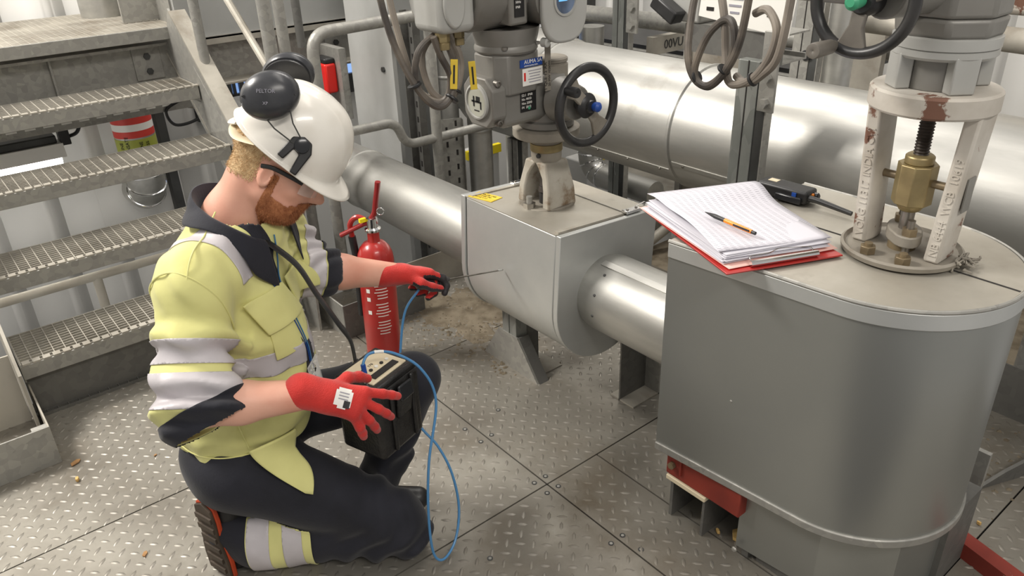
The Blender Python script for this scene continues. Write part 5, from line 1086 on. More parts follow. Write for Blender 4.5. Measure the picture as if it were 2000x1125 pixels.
def cuff_l(c, n, e): return ((c - ELL_) @ FWL > 0.045 - e) & (np.linalg.norm(c - ELL_, axis=1) < 0.13)
patch('cuff', jv, jf, [(ELL_ + FWL * 0.045, FWL)], cuff_l, 0.0035, 'navy', jacket)
def band_l(c, n, e): return (np.abs((c - ELL_) @ FWL - 0.014) < 0.026 + e) & (np.linalg.norm(c - ELL_, axis=1) < 0.12) & ((c - PV) @ TR < -0.03)
patch('reflective_band', jv, jf, [(ELL_ + FWL * (0.014 + s * 0.026), FWL) for s in (1, -1)], band_l, 0.002, 'silver', jacket)
def placket(c, n, e): return (LATC(c) < 0.020 + e) & (LATC(c) > -0.022 - e) & (n @ TF > 0.15) & (c[:, 2] > 0.47)
patch('placket', jv, jf, [(A_((0.50, 1.765, 0.6)) + TR * s, TR) for s in (0.020, -0.022)], placket, 0.001, 'navy', jacket)
# collar: a folded strip around the neck with two points in front
def collar_pt(t, v):
    ph = (t - 0.5) * 2 * 2.62; e = -TF * math.cos(ph) + TR * math.sin(ph); fr = max(0.0, (abs(ph) - 1.2) / 1.4)
    rz = 0.072 - 0.040 * (1 - math.cos(ph)) - 0.030 * fr ** 1.5; lead = TF * 0.012
    inner = NB + e * (0.074 + 0.012 * fr) + ZU * (rz - 0.065) + lead; ridge = NB + e * (0.086 + 0.018 * fr) + ZU * rz + lead
    mid = NB + e * (0.098 + 0.026 * fr) + ZU * (rz - 0.024 - 0.010 * fr) + lead; outer = NB + e * (0.106 + 0.034 * fr) + ZU * (rz - 0.062 - 0.060 * fr) + lead
    ks = [inner, ridge, mid, outer]; x = v * 3; i = min(int(x), 2); q = ks[i] + (ks[i + 1] - ks[i]) * (x - i)
    if v > 0.4:
        for _ in range(6):
            d0 = sdf_eval(JACKET, q[None])[0]
            if d0 > 0.010: break
            g = A_([sdf_eval(JACKET, (q + np.eye(3)[k] * 1e-3)[None])[0] - d0 for k in range(3)]); q = q + nvec(g) * (0.011 - d0)
    return Vector(q)
cb_ = MB().grid(collar_pt, 48, 9).build('collar', 'navy', jacket, sharp=80, fix=False); md = cb_.modifiers.new('solid', 'SOLIDIFY'); md.thickness = 0.005; md.offset = 0
md = cb_.modifiers.new('sub', 'SUBSURF'); md.levels = 1; md.render_levels = 1
# pocket flap, yoke seams, hem band
def drape_part(name, prims, c, u, w_, d, nu, nv, off, m, thick, shape=None):
    Pm = drape(prims, c, u, w_, d, nu, nv, off, None); mb = MB(); fs = []
    for i in range(nu):
        for j in range(nv): fs.append((i * (nv + 1) + j, (i + 1) * (nv + 1) + j, (i + 1) * (nv + 1) + j + 1, i * (nv + 1) + j + 1))
    mb.add([tuple(p) for p in Pm], fs); o = mb.build(name, m, jacket, sharp=80, fix=False); md = o.modifiers.new('solid', 'SOLIDIFY'); md.thickness = thick; md.offset = 0; md = o.modifiers.new('bv', 'BEVEL'); md.width = 0.002; md.segments = 2
    return o
fcn = TF * 0.75 + TR * 0.66
pc = CH + TR * 0.085 + TF * 0.20 + ZU * 0.075; ur = nvec(TR - TF * 0.5)
pf = drape_part('pocket_flap', JACKET, pc, ur * 0.125, (ZU * 0.9 + ur * 0.45) * 0.10, -fcn, 14, 10, 0.010, 'yellow', 0.006)
drape_part('chest_pocket', JACKET, pc - ZU * 0.055 - ur * 0.02, ur * 0.11, ZU * 0.12, -fcn, 14, 10, 0.004, 'yellow', 0.004)
pcl = CH - TR * 0.10 + TF * 0.22 + ZU * 0.085
drape_part('pocket_flap', JACKET, pcl, TR * 0.10, ZU * 0.075, -nvec(TF - TR * 0.25), 12, 8, 0.009, 'yellow', 0.006)
FLP = [(0.0, 0.0), (1.0, 0.0)]
JT = JACKET + TROUSERS
def flap_part():
    nu, nv = 16, 18; rows = []; tl = A_((0.425, 1.600, 0.440)); trp = A_((0.540, 1.585, 0.455)); br_ = A_((0.534, 1.522, 0.292)); bl = A_((0.518, 1.530, 0.300)); ml = A_((0.425, 1.590, 0.40))
    dn_ = nvec(A_((0.5, 0.75, -0.25)))
    for j in range(nv + 1):
        v = j / nv; l = tl * (1 - v) ** 2 + ml * 2 * v * (1 - v) + bl * v * v; r = trp * (1 - v) + br_ * v + A_((0.02, 0.0, 0)) * 4 * v * (1 - v)
        rows += [l + (r - l) * (i / nu) for i in range(nu + 1)]
    P_ = np.array(rows)
    for _ in range(40):
        e = 1e-3; d0 = sdf_eval(JT, P_); g = np.stack([sdf_eval(JT, P_ + np.eye(3)[k] * e) - d0 for k in range(3)], -1) / e; g /= np.linalg.norm(g, axis=1)[:, None] + 1e-9
        P_ = P_ - g * (d0 - 0.010)[:, None] * 0.8
    vv = np.repeat(np.arange(nv + 1) / nv, nu + 1); P_ = P_ - dn_ * (0.004 * np.sin(P_ @ A_((40, 30, 12))) + 0.006 * vv)[:, None]
    mb = MB(); mb.add([tuple(p) for p in P_], [(j * (nu + 1) + i, j * (nu + 1) + i + 1, (j + 1) * (nu + 1) + i + 1, (j + 1) * (nu + 1) + i) for j in range(nv) for i in range(nu)])
    o = mb.build('hem_flap', 'yellow', jacket, sharp=80, fix=False); md = o.modifiers.new('solid', 'SOLIDIFY'); md.thickness = 0.005; md.offset = 0
flap_part()
def seam(name, pts, prims, m, r=0.0016, off=0.001):
    P_ = np.array([list(p) for p in spline([tuple(q) for q in pts], 10)])
    for _ in range(40):
        e = 1e-3; d0 = sdf_eval(prims, P_); g = np.stack([sdf_eval(prims, P_ + np.eye(3)[k] * e) - d0 for k in range(3)], -1) / e; g /= np.linalg.norm(g, axis=1)[:, None] + 1e-9
        P_ = P_ - g * (d0 - off)[:, None] * 0.8
    return MB().tube([tuple(p) for p in P_], r, 6).build(name, m, jacket)
s_top = A_((0.50, 1.73, 1.0))
seam('seam', [s_top + A_((0.01, 0, 0)), A_((0.465, 1.69, 0.985)), A_((0.405, 1.62, 0.955)), A_((0.375, 1.58, 0.93))], JACKET, 'yellow', 0.0022, 0.002)
seam('seam', [A_((0.31, 1.70, 0.86)), A_((0.345, 1.63, 0.935)), A_((0.385, 1.585, 0.93)), A_((0.44, 1.55, 0.86)), A_((0.47, 1.56, 0.78))], JACKET, 'yellow', 0.0022, 0.002)
seam('seam', [PV + TR * 0.16 + TF * 0.09 + ZU * 0.34, PV + TR * 0.165 + TF * 0.09 + ZU * 0.25, PV + TR * 0.16 + TF * 0.10 + ZU * 0.16, PV + TR * 0.15 + TF * 0.11 + ZU * 0.07], JACKET, 'yellow', 0.0018, 0.002)
seam('hem_stitching', [HEM_P + ZU * 0.028 - TF * 0.14 + TR * 0.10, HEM_P + ZU * 0.024 - TF * 0.06 + TR * 0.17, HEM_P + ZU * 0.014 + TF * 0.05 + TR * 0.17, HEM_P + ZU * 0.006 + TF * 0.13 + TR * 0.12, HEM_P + TF * 0.19 + TR * 0.05], JACKET, 'yellow', 0.0018, 0.0015)
# ------------------------------------------------------------------ trousers and boots
tv, tf_ = sdf_mesh(TROUSERS, 0.0065, trouser_disp); tv = smooth_verts(tv, tf_, 1, 0.4); tv[:, 2] = np.maximum(tv[:, 2], 0.0035)
trousers = np_mesh('trousers', tv, tf_, 'navy', person)
SAX = nvec(RA - RK); SLN = np.linalg.norm(RA - RK)
def shin(c): return (np.linalg.norm((c - RK) - ((c - RK) @ SAX)[:, None] * SAX, axis=1) < 0.098) & (c[:, 2] < 0.185)
def tb(name, a, b, m, off):
    def k(c, n, e, a=a, b=b): t = (c - RK) @ SAX; return (t > a - e) & (t < b + e) & shin(c)
    patch(name, tv, tf_, [(RK + SAX * a, SAX), (RK + SAX * b, SAX)], k, off, m, trousers)
tb('hi_vis_panel', 0.225, 0.395, 'yellow', 0.003); tb('reflective_band', 0.248, 0.300, 'silver', 0.005); tb('reflective_band', 0.335, 0.392, 'silver', 0.005)
# right boot, toe tucked, sole facing back
bdir = nvec(A_((0.16, -0.12, 0.0))); bb = A_((-0.95, -0.31, 0.0)); bsd = A_((0.31, -0.95, 0.0))       # backwards
def bp_(back, side, z): return A_((0.372, 1.738, 0.0)) + bb * back + bsd * side + ZU * z
BOOT = [CAP(bp_(0.0, 0, 0.03), bp_(0.0, 0, 0.215), 0.050, 0.046, 0.03, tuple(bsd), 0.9), CAP(bp_(-0.02, 0, 0.04), bp_(-0.07, 0, 0.030), 0.042, 0.028, 0.03), CAP(bp_(0.0, 0, 0.200), bp_(-0.05, 0.0, 0.165), 0.045, 0.056, 0.03)]
bv2, bf2 = sdf_mesh(BOOT, 0.005); bv2 = smooth_verts(bv2, bf2, 2, 0.5); bv2[:, 2] = np.maximum(bv2[:, 2], 0.003)
bt = np_mesh('boot', bv2, bf2, 'black', person)
sol = [(-0.047, 0.004), (-0.050, 0.06), (-0.046, 0.10), (-0.036, 0.14), (-0.039, 0.20), (-0.034, 0.245), (0.0, 0.262), (0.034, 0.245), (0.038, 0.20), (0.034, 0.14), (0.043, 0.10), (0.048, 0.06), (0.046, 0.004)]
tilt = nvec(ZU + bb * 0.02)
MB().prism(sol, bp_(0.044, 0, 0.0), tuple(bsd), tilt, bb * 0.013).build('sole_edge', 'orange_edge', bt, bevel=0.003)
sl_ = MB().prism([(a * 0.93, 0.005 + b * 0.96) for a, b in sol], bp_(0.057, 0, 0.0), tuple(bsd), tilt, bb * 0.008).build('sole', 'sole', bt, bevel=0.002)
for k in range(6): MB().box(Vector(bp_(0.067, 0, 0.0)) + Vector(tilt * (0.03 + 0.036 * k)), (0.062 - 0.006 * (k == 3), 0.006, 0.016), Matrix((Vector(bsd), Vector(bb), Vector(tilt))).transposed()).build('tread_lug', 'sole', sl_)
FB = [CAP(LA + A_((-0.03, 0.025, -0.04)), LA + A_((0.09, -0.065, -0.045)), 0.042, 0.034, 0.03), CAP(LA + A_((-0.03, 0.02, -0.03)), LA + ZU * 0.03, 0.045, 0.05, 0.03)]
v2, f2 = sdf_mesh(FB, 0.006); v2 = smooth_verts(v2, f2, 2, 0.5); v2[:, 2] = np.maximum(v2[:, 2], 0.002); np_mesh('boot', v2, f2, 'black', person)
# ------------------------------------------------------------------ gloves
def glove_prims(W, d, n, s, fingers, thumb, scale=1.0, palm=0.088):
    """W wrist, d forward, n out of the palm, s towards the thumb; fingers: (spread, curls) index to little"""
    d, n, s = nvec(d), nvec(n), nvec(s); pr = []; z = scale
    pr += [CAP(W - d * 0.045, W + d * 0.012, 0.041 * z, 0.036 * z, 0.015, tuple(n), 0.85)]
    for k, o in enumerate((0.028, 0.009, -0.010, -0.027)): pr.append(CAP(W + d * 0.01 + s * o * 0.55 * z, W + d * (palm - 0.004 * k) * z + s * o * z, 0.0175 * z, 0.0145 * z, 0.018))
    L = ((0.044, 0.026, 0.022), (0.048, 0.029, 0.023), (0.044, 0.027, 0.022), (0.035, 0.021, 0.020))
    for k, (sp, cu) in enumerate(fingers):
        p = W + d * (palm - 0.004 * k) * z + s * (0.028, 0.009, -0.010, -0.027)[k] * z; dr = d * math.cos(sp) + s * math.sin(sp); a = 0.0
        for j in range(3):
            a += cu[j]; q = p + (dr * math.cos(a) + n * math.sin(a)) * L[k][j] * z; r0 = (0.0118, 0.0108, 0.0102)[j] * z; pr.append(CAP(p, q, r0, r0 * 0.93, 0.005)); p = q
    p = W + d * 0.022 + s * 0.022 * z + n * 0.006
    for (dv, ln, r) in thumb:
        q = p + nvec(d * dv[0] + s * dv[1] + n * dv[2]) * ln * z; pr.append(CAP(p, q, r * z, r * 0.9 * z, 0.008)); p = q
    return pr
def make_glove(prims, W, d, n, black):
    v, f = sdf_mesh(prims, 0.0026); v = smooth_verts(v, f, 1, 0.4); c, nn = face_data(v, f)
    o = np_mesh('glove', v, f, ['red_knit', 'nitrile'], person); o.data.polygons.foreach_set('material_index', black(c, nn).astype(int).tolist()); return o
cr = A_(RT); cu_ = A_(UP); cf = A_(FW)
# right hand resting on the instrument case, back of the hand towards the camera
dR = nvec(cr * 0.95 - cu_ * 0.26 + cf * 0.22); nR = nvec(cf * 0.92 - cu_ * 0.22 - cr * 0.2); nR = nvec(nR - dR * (nR @ dR)); sR = nvec(np.cross(dR, nR)); sR = sR if sR @ cu_ > 0 else -sR
PR = glove_prims(WRR + dR * 0.02, dR, nR, sR, ((0.16, (0.25, 0.30, 0.25)), (-0.20, (0.32, 0.35, 0.25)), (-0.50, (0.40, 0.40, 0.3)), (-0.78, (0.45, 0.40, 0.3))), (((0.55, 0.75, 0.35), 0.040, 0.016), ((0.8, 0.35, 0.6), 0.034, 0.0135), ((0.8, 0.1, 0.6), 0.026, 0.012)))
gR = make_glove(PR, WRR, dR, nR, lambda c, n: (n @ nR > 0.25) & ((c - WRR) @ dR > 0.045))
bkc = WRR + dR * 0.065 - nR * 0.06 + sR * 0.002
Pm = drape(PR, bkc, dR * 0.038, sR * 0.046, nR, 8, 8, 0.0006, None)
mb = MB(); fs = [(i * 9 + j, (i + 1) * 9 + j, (i + 1) * 9 + j + 1, i * 9 + j + 1) for i in range(8) for j in range(8) if not ((i in (0, 7) and j in (0, 7)) or (j == 0 and i in (0, 1, 6, 7)))]
mb.add([tuple(p) for p in Pm], fs); gl_ = mb.build('size_label', 'white', gR, fix=False, sharp=80)
Pm = drape(PR, bkc - sR * 0.012 + dR * 0.010, dR * 0.014, sR * 0.016, nR, 4, 4, 0.0014, None); mb = MB(); mb.add([tuple(p) for p in Pm], [(i * 5 + j, (i + 1) * 5 + j, (i + 1) * 5 + j + 1, i * 5 + j + 1) for i in range(4) for j in range(4)]); mb.build('label_print', 'print_black', gl_, fix=False, sharp=80)
for q in range(3):
    Pm = drape(PR, bkc + sR * (0.012 - q * 0.007), dR * 0.022, sR * 0.0022, nR, 4, 1, 0.0014, None); mb = MB(); mb.add([tuple(p) for p in Pm], [(i * 2, i * 2 + 2, i * 2 + 3, i * 2 + 1) for i in range(4)]); mb.build('label_print', 'print_grey', gl_, fix=False)
# left hand gripping the probe handle
TIP = A_((1.420, 1.844, 0.510)); GRIP = WRL + nvec(WRL - ELL_) * 0.105 + A_((0.0, -0.008, -0.018)); PD = nvec(TIP - GRIP)
dL = nvec(WRL - ELL_ + A_((0.02, 0.01, 0.02))); nL = nvec(A_((-0.05, -0.25, -1.0))); nL = nvec(nL - dL * (nL @ dL)); sL = nvec(np.cross(nL, dL)); sL = sL if sL @ cf < 0 else -sL
PL = glove_prims(WRL + dL * 0.012, dL, nL, sL, ((0.02, (0.35, 0.75, 0.75)), (0.0, (0.75, 1.05, 0.8)), (0.0, (1.0, 1.15, 0.8)), (-0.03, (1.15, 1.2, 0.8))), (((0.75, 0.55, 0.45), 0.042, 0.0165), ((0.95, 0.1, 0.35), 0.036, 0.0135), ((0.97, -0.12, 0.2), 0.028, 0.0115)))
make_glove(PL, WRL, dL, nL, lambda c, n: ((n @ nL > 0.15) & ((c - WRL) @ dL > 0.04)) | (((c - WRL) @ dL > 0.128) & ((c - WRL) @ sL < 0.045)))
# ------------------------------------------------------------------ helmet with ear defenders
ang = 0.13; EF = nvec(HF * math.cos(ang) - HU * math.sin(ang)); EU = nvec(HU * math.cos(ang) + HF * math.sin(ang)); ES = HS; EC = hp(0.008, 0, 0.055)
def ep(f, s, u): return Vector(EC + EF * f + ES * s + EU * u)
def shell_pt(t, v):
    th = t * 2 * PI; ca, sa = math.cos(th), math.sin(th); a = 0.130 if ca > 0 else 0.134
    if v < 0.16:                                       # brim and gutter
        k = (0.16 - v) / 0.16; fr = max(0, ca) ** 1.5; ext = 0.008 + 0.040 * fr; r = k * ext
        return ep((a + r) * ca, (0.112 + r * 0.8) * sa, -0.004 * k - 0.014 * k * fr)
    ph = (v - 0.16) / 0.84 * PI / 2; c, s = math.cos(ph) ** 0.80, math.sin(ph)
    side = 0.112 * sa * c; bump = 0.0035 * (math.exp(-((abs(side)) / 0.017) ** 4)) * min(1, ph * 2.0) + 0.002 * math.exp(-((abs(side) - 0.045) / 0.006) ** 2) * min(1, ph)
    return ep(a * ca * c + bump * ca * c, side, 0.152 * s + bump * s)
helmet = MB().grid(shell_pt, 96, 34, cu=True).build('helmet', 'white_plastic', person, sharp=60, fix=False, solid=0.003)
MB().lathe(ep(0.055, 0.103, -0.006), ES, [(0.006, -0.006), (0.006, 0.004), (0.003, 0.005), (0.0028, 0.0), (0, 0.0)], n=14).build('chin_strap_lug', 'white_plastic', helmet)
cr_ = MB()
for sgn in (1, -1):
    pl = [(-0.026, -0.030), (-0.010, -0.032), (-0.004, 0.0), (0.012, -0.004), (0.016, -0.046), (0.032, -0.046), (0.034, 0.012), (0.022, 0.032), (0.0, 0.036), (-0.020, 0.022)]
    o0 = Vector(EC + EF * 0.010 + EU * 0.040 + ES * sgn * 0.104); up2 = Vector(nvec(EU * 0.93 - ES * sgn * 0.36)); out = Vector(nvec(ES * sgn * 0.93 + EU * 0.36)); ff = Vector(EF)
    hb = MB().prism(pl, o0, ff, up2, out * 0.012).build('muff_holder', 'black', helmet, bevel=0.003)
    MB().lathe(o0 + ff * 0.006 + up2 * 0.016 + out * 0.012, out, [(0.017, 0), (0.016, 0.006), (0.010, 0.008), (0, 0.008)], n=22).build('pivot_cap', 'black_gloss', hb)
    cup_c = Vector(EC + EF * -0.098 + EU * 0.112 + ES * sgn * 0.122); ax_ = Vector(nvec(ES * sgn * 0.95 + EU * 0.25 - EF * 0.12))
    cupm = MB().lathe(cup_c - ax_ * 0.022, ax_, [(0.032, -0.010), (0.048, -0.008), (0.052, 0.0), (0.051, 0.012), (0.044, 0.028), (0.028, 0.038), (0.012, 0.0425), (0.0, 0.043)], n=40, su=1.0, sv=1.22, u=Vector(nvec(np.cross(A_(ax_), nvec(EU * 0.8 + EF * 0.5)))))
    cup = cupm.build('ear_cup', 'muff', helmet, sharp=50)
    MB().lathe(cup_c - ax_ * 0.036, ax_, [(0.034, -0.008), (0.045, -0.004), (0.045, 0.004), (0.036, 0.007)], n=36, su=1.0, sv=1.22, u=Vector(nvec(np.cross(A_(ax_), nvec(EU * 0.8 + EF * 0.5))))).build('ear_cushion', 'black', cup)
    for q in (-1, 1):
        dq = Vector(nvec(EU * 0.8 + EF * 0.5)) * 0.0 + Vector(nvec(np.cross(A_(ax_), nvec(EF * 0.75 - EU * 0.55)))) * (0.034 * q)
        MB().tube([o0 + ff * 0.0 + up2 * 0.016 + out * 0.010 + dq * 0.25, o0 * 0.55 + cup_c * 0.45 + out * 0.012 + dq * 0.6, cup_c + dq * 1.1 + ax_ * 0.004, cup_c + dq * 1.15 + Vector(EF) * -0.02], 0.0016, 8).build('spring_wire', 'dark_steel', cup)
        MB().box(cup_c + dq * 1.18 + ax_ * 0.004, (0.034, 0.007, 0.010), Matrix((Vector(EF), Vector(nvec(A_(dq))), Vector(np.cross(EF, nvec(A_(dq)))))).transposed()).build('wire_clip', 'black', cup)
    if sgn == 1:
        tu = Vector(nvec(EF * 0.75 + EU * 0.6)); tvv = Vector(nvec(np.cross(A_(ax_), A_(tu))))
        mb = MB(); mb.add(*text_mesh('PELTOR', 0.011, cup_c + ax_ * 0.0222 - tu * 0.022 + tvv * 0.004, tu, tvv, 0.0004)); mb.add(*text_mesh('XP', 0.009, cup_c + ax_ * 0.0215 - tu * 0.010 - tvv * 0.020, tu, tvv, 0.0004)); mb.build('cup_lettering', 'print_grey', cup, fix=False)
MB().tube(spline([ep(-0.118, 0.03, -0.012), ep(-0.132, 0.0, -0.030), ep(-0.118, -0.03, -0.012)], 6), 0.012, 8, flat=0.4).build('nape_strap', 'white_plastic', helmet)
MB().tube(spline([ep(-0.06, 0.088, -0.004), ep(-0.10, 0.060, -0.030), ep(-0.118, 0.02, -0.034), ep(-0.118, -0.02, -0.034), ep(-0.10, -0.06, -0.03)], 6), 0.014, 8, flat=0.25).build('headband', 'cream', helmet)
# safety glasses
gs = MB()
def lens_pt(t, v): th = (t - 0.5) * 2 * 1.18; return Vector(hp(0.045 + 0.070 * math.cos(th), 0.078 * math.sin(th), 0.026 - 0.048 * v * (1 - 0.25 * abs(t - 0.5) * 2)))
glasses = MB().grid(lens_pt, 28, 6).build('safety_glasses', 'clear', person, sharp=80, fix=False)
for s in (1, -1): MB().tube(spline([hp(0.072, 0.073 * s, 0.018), hp(0.045, 0.081 * s, 0.022), hp(0.0, 0.084 * s, 0.022), hp(-0.025, 0.080 * s, 0.012)], 5), 0.0032, 8, flat=1.6).build('temple_arm', 'black', glasses)
MB().tube([lens_pt(i / 28, 0.0) for i in range(29)], 0.0013, 6).build('lens_rim', 'print_grey', glasses)
# lanyard with badge
def on_jacket(pts, off):
    P_ = np.array([list(p) for p in spline([tuple(q) for q in pts], 8)])
    for _ in range(40):
        d0 = sdf_eval(JACKET, P_); e = 1e-3; g = np.stack([sdf_eval(JACKET, P_ + np.eye(3)[k] * e) - d0 for k in range(3)], -1) / e; g /= np.linalg.norm(g, axis=1)[:, None] + 1e-9; P_ = P_ - g * (d0 - off)[:, None] * 0.8
    return [tuple(p) for p in P_]
FC = lambda lat, z, o=0.2: A_((0.50, 1.765, 0)) + TR * lat + TF * o + ZU * z
lan = MB().tube(on_jacket([FC(0.045, 0.93, 0.14), FC(0.030, 0.86, 0.18), FC(0.018, 0.78), FC(0.012, 0.68), FC(0.014, 0.61)], 0.006), 0.0042, 8, flat=0.35).build('lanyard', 'blue', person)
MB().tube(on_jacket([FC(-0.035, 0.93, 0.14), FC(-0.010, 0.86, 0.18), FC(0.004, 0.78), FC(0.006, 0.68), FC(0.010, 0.61)], 0.0075), 0.0042, 8, flat=0.35).build('lanyard_strand', 'blue_cable', lan)
bp0 = Vector(on_jacket([FC(0.016, 0.60), FC(0.016, 0.599)], 0.014)[0]); bdn = Vector(nvec(-ZU + TF * 0.10)); bu = Vector(nvec(TR + TF * 0.1)); bn = bu.cross(bdn).normalized()
RBd = Matrix((bu, bn, bdn)).transposed()
MB().lathe(bp0 + bdn * 0.004, bdn, [(0.003, -0.01), (0.006, 0.0), (0.006, 0.006), (0.003, 0.014)], n=12).build('badge_clip', 'chrome', lan)
bd = MB().box(bp0 + bdn * 0.062, (0.060, 0.0016, 0.090), RBd).build('badge_card', 'white', lan, bevel=0.0006)
MB().box(bp0 + bdn * 0.045, (0.066, 0.004, 0.115), RBd).build('badge_sleeve', 'clear', lan, bevel=0.001)
mb = MB(); fn_ = bn if bn.dot(Vector(TF)) > 0 else -bn
for q in range(4): mb.box(bp0 + bdn * (0.050 + q * 0.012) + fn_ * 0.0012 + bu * (0.004 * (q % 2)), (0.036 - 0.005 * (q % 3), 0.0008, 0.004), RBd)
mb.build('badge_print', 'print_grey', bd)
MB().box(bp0 + bdn * 0.030 + fn_ * 0.0012 + bu * 0.012, (0.020, 0.0008, 0.007), RBd).build('badge_logo', 'blue', bd)
# ================================================================== instrument, probe, cable
DE1 = Vector((math.cos(0.33), math.sin(0.33), 0)); DE2 = Vector((-math.sin(0.33), math.cos(0.33), 0)); DT = Vector((0.700, 1.432, 0.560)); DZ = Vector((0, 0, 1))
inst = thing('test_instrument', DT + DE1 * 0.08 + DE2 * 0.05 - DZ * 0.2, 'portable test instrument in a black leather case held against his thigh', 'instrument')
RD = Matrix((DE1, DE2, DZ)).transposed()
def dv(a, b, c): return DT + DE1 * a + DE2 * b + DZ * c
case = MB().box(dv(0.080, 0.070, -0.105), (0.165, 0.145, 0.205), RD).build('leather_case', 'leather', inst, bevel=0.014, seg=3)
MB().box(dv(0.080, 0.070, 0.002), (0.158, 0.138, 0.020), RD).build('case_collar', 'leather', inst, bevel=0.006)
pn = MB().box(dv(0.080, 0.073, 0.010), (0.128, 0.104, 0.012), RD).build('control_panel', 'cream', inst, bevel=0.003)
MB().box(dv(0.080, 0.040, 0.0175), (0.090, 0.020, 0.002), RD).build('display_window', 'print_black', pn)
for k in range(5): MB().lathe(dv(0.040 + k * 0.020, 0.066, 0.016), DZ, [(0.005, 0), (0.005, 0.003), (0, 0.003)], n=12).build('panel_key', 'print_black' if k % 2 else 'white', pn)
mb = MB(); mb.add(*text_mesh('SDT  170', 0.012, dv(0.040, 0.080, 0.0165), DE1, DE2, 0.0003)); mb.build('panel_lettering', 'print_black', pn, fix=False)
MB().lathe(dv(0.018, 0.045, 0.012), DZ, [(0.008, 0), (0.008, 0.012), (0.006, 0.014), (0.006, 0.03)], n=16).build('socket', 'chrome', inst)
fl_ = MB().tube([dv(-0.002, 0.055, -0.03), dv(-0.012, 0.055, -0.06), dv(-0.012, 0.055, -0.10)], 0.022, 10, flat=0.3).build('closing_strap', 'leather', inst)
MB().box(dv(0.085, -0.010, -0.065), (0.055, 0.016, 0.085), RD @ Matrix.Rotation(0.15, 3, 'X')).build('side_pouch', 'leather', inst, bevel=0.008)
MB().box(dv(0.085, -0.020, -0.028), (0.050, 0.008, 0.042), RD @ Matrix.Rotation(-0.2, 3, 'X')).build('pouch_flap', 'black_gloss', inst, bevel=0.004)
MB().box(dv(0.045, -0.006, -0.10), (0.012, 0.010, 0.19), RD).build('case_rib', 'leather', inst, bevel=0.004)
MB().box(dv(0.125, -0.006, -0.10), (0.012, 0.010, 0.19), RD).build('case_rib', 'leather', inst, bevel=0.004)
MB().tube(spline([dv(0.165, 0.055, -0.02), dv(0.178, 0.055, -0.06), dv(0.178, 0.055, -0.15), dv(0.162, 0.055, -0.20)], 5), 0.024, 8, flat=0.3).build('case_strap', 'leather', inst)
stp = [FC(-0.03, 0.90, 0.16), FC(-0.035, 0.80, 0.22), FC(-0.045, 0.72, 0.235)]
MB().tube(spline([tuple(FC(-0.01, 0.93, 0.12)), tuple(FC(-0.025, 0.86, 0.185)), tuple(FC(-0.030, 0.78, 0.222)), tuple(FC(-0.035, 0.70, 0.262)), tuple(dv(0.095, 0.160, 0.060)), tuple(dv(0.085, 0.142, 0.004))], 8), 0.014, 8, flat=0.3).build('shoulder_strap', 'black', inst)
MB().tube(arc_pts(dv(0.085, 0.142, 0.002), DE1, DZ, 0.010, 0, 2 * PI, 16)[:-1], 0.0018, 6, closed=True).build('strap_ring', 'chrome', inst)
# probe
prb = thing('probe', tuple(GRIP), 'black handled contact probe with thin steel rod touching the valve cover', 'probe')
pd = Vector(PD); g0 = Vector(GRIP)
MB().lathe(g0 - pd * 0.055, pd, [(0.010, 0.0), (0.0165, 0.008), (0.0175, 0.05), (0.0185, 0.10), (0.016, 0.115), (0.011, 0.135), (0.006, 0.150)], n=24).build('handle', 'nitrile', prb)
MB().cyl(g0 + pd * 0.09, Vector(TIP) - pd * 0.001, 0.0026, n=10).build('rod', 'steel', prb)
MB().lathe(Vector(TIP) - pd * 0.03, pd, [(0.0026, 0.0), (0.0034, 0.004), (0.0034, 0.022), (0.0010, 0.030)], n=10).build('probe_tip', 'chrome', prb)
cpts = [dv(0.018, 0.045, 0.030), dv(0.020, 0.050, 0.062), dv(0.050, 0.050, 0.078), dv(0.100, 0.020, 0.060), dv(0.140, -0.030, 0.005), dv(0.150, -0.060, -0.09), (0.800, 1.385, 0.33), (0.775, 1.372, 0.18), (0.770, 1.360, 0.05), (0.795, 1.352, 0.012), (0.850, 1.372, 0.03), (0.892, 1.405, 0.10), (0.898, 1.435, 0.20), (0.885, 1.475, 0.28), (0.862, 1.535, 0.345), (0.90, 1.66, 0.42), (0.93, 1.70, 0.49), (0.965, 1.715, 0.58), tuple(g0 - pd * 0.05 - Vector((0, 0, 0.015))), tuple(g0 - pd * 0.045)]
MB().tube(spline(cpts, 10), 0.0036, 10).build('blue_cable', 'blue_cable', prb)
MB().tube(spline(cpts[:2], 4), 0.0062, 10).build('cable_boot', 'blue', prb)
MB().tube(spline(cpts, 10)[22:27], 0.0042, 10).build('cable_sleeve', 'white', prb)
# ------------------------------------------------------------------ fire extinguisher
ex = thing('fire_extinguisher', (1.215, 2.36, 0), 'red fire extinguisher with raised lever standing behind the worker', 'fire extinguisher')
E0 = Vector((1.215, 2.36, 0)); lean = Vector((0.020, -0.012, 1)).normalized()
MB().lathe(E0, lean, [(0.060, 0.0), (0.066, 0.006), (0.067, 0.02), (0.067, 0.435), (0.064, 0.46), (0.055, 0.484), (0.040, 0.502), (0.024, 0.510), (0.022, 0.516), (0.022, 0.548), (0.0, 0.548)], n=48).build('cylinder', 'red_paint', ex)
ez = lambda f, s, h: E0 + lean * h + Vector((-0.774, 0.632, 0)) * f + Vector((-0.632, -0.774, 0)) * s      # f to the camera's left, s towards the camera
MB().lathe(E0, lean, [(0.024, 0.546), (0.030, 0.552), (0.030, 0.560), (0.022, 0.566), (0.020, 0.600), (0.0, 0.602)], n=24).build('valve_body', 'chrome', ex)
MB().tube([ez(-0.02, 0, 0.585), ez(0.03, 0, 0.578), ez(0.075, 0, 0.556), ez(0.118, 0, 0.535)], [0.012, 0.013, 0.012, 0.013], 10, flat=0.7).build('carry_handle', 'red_dark', ex)
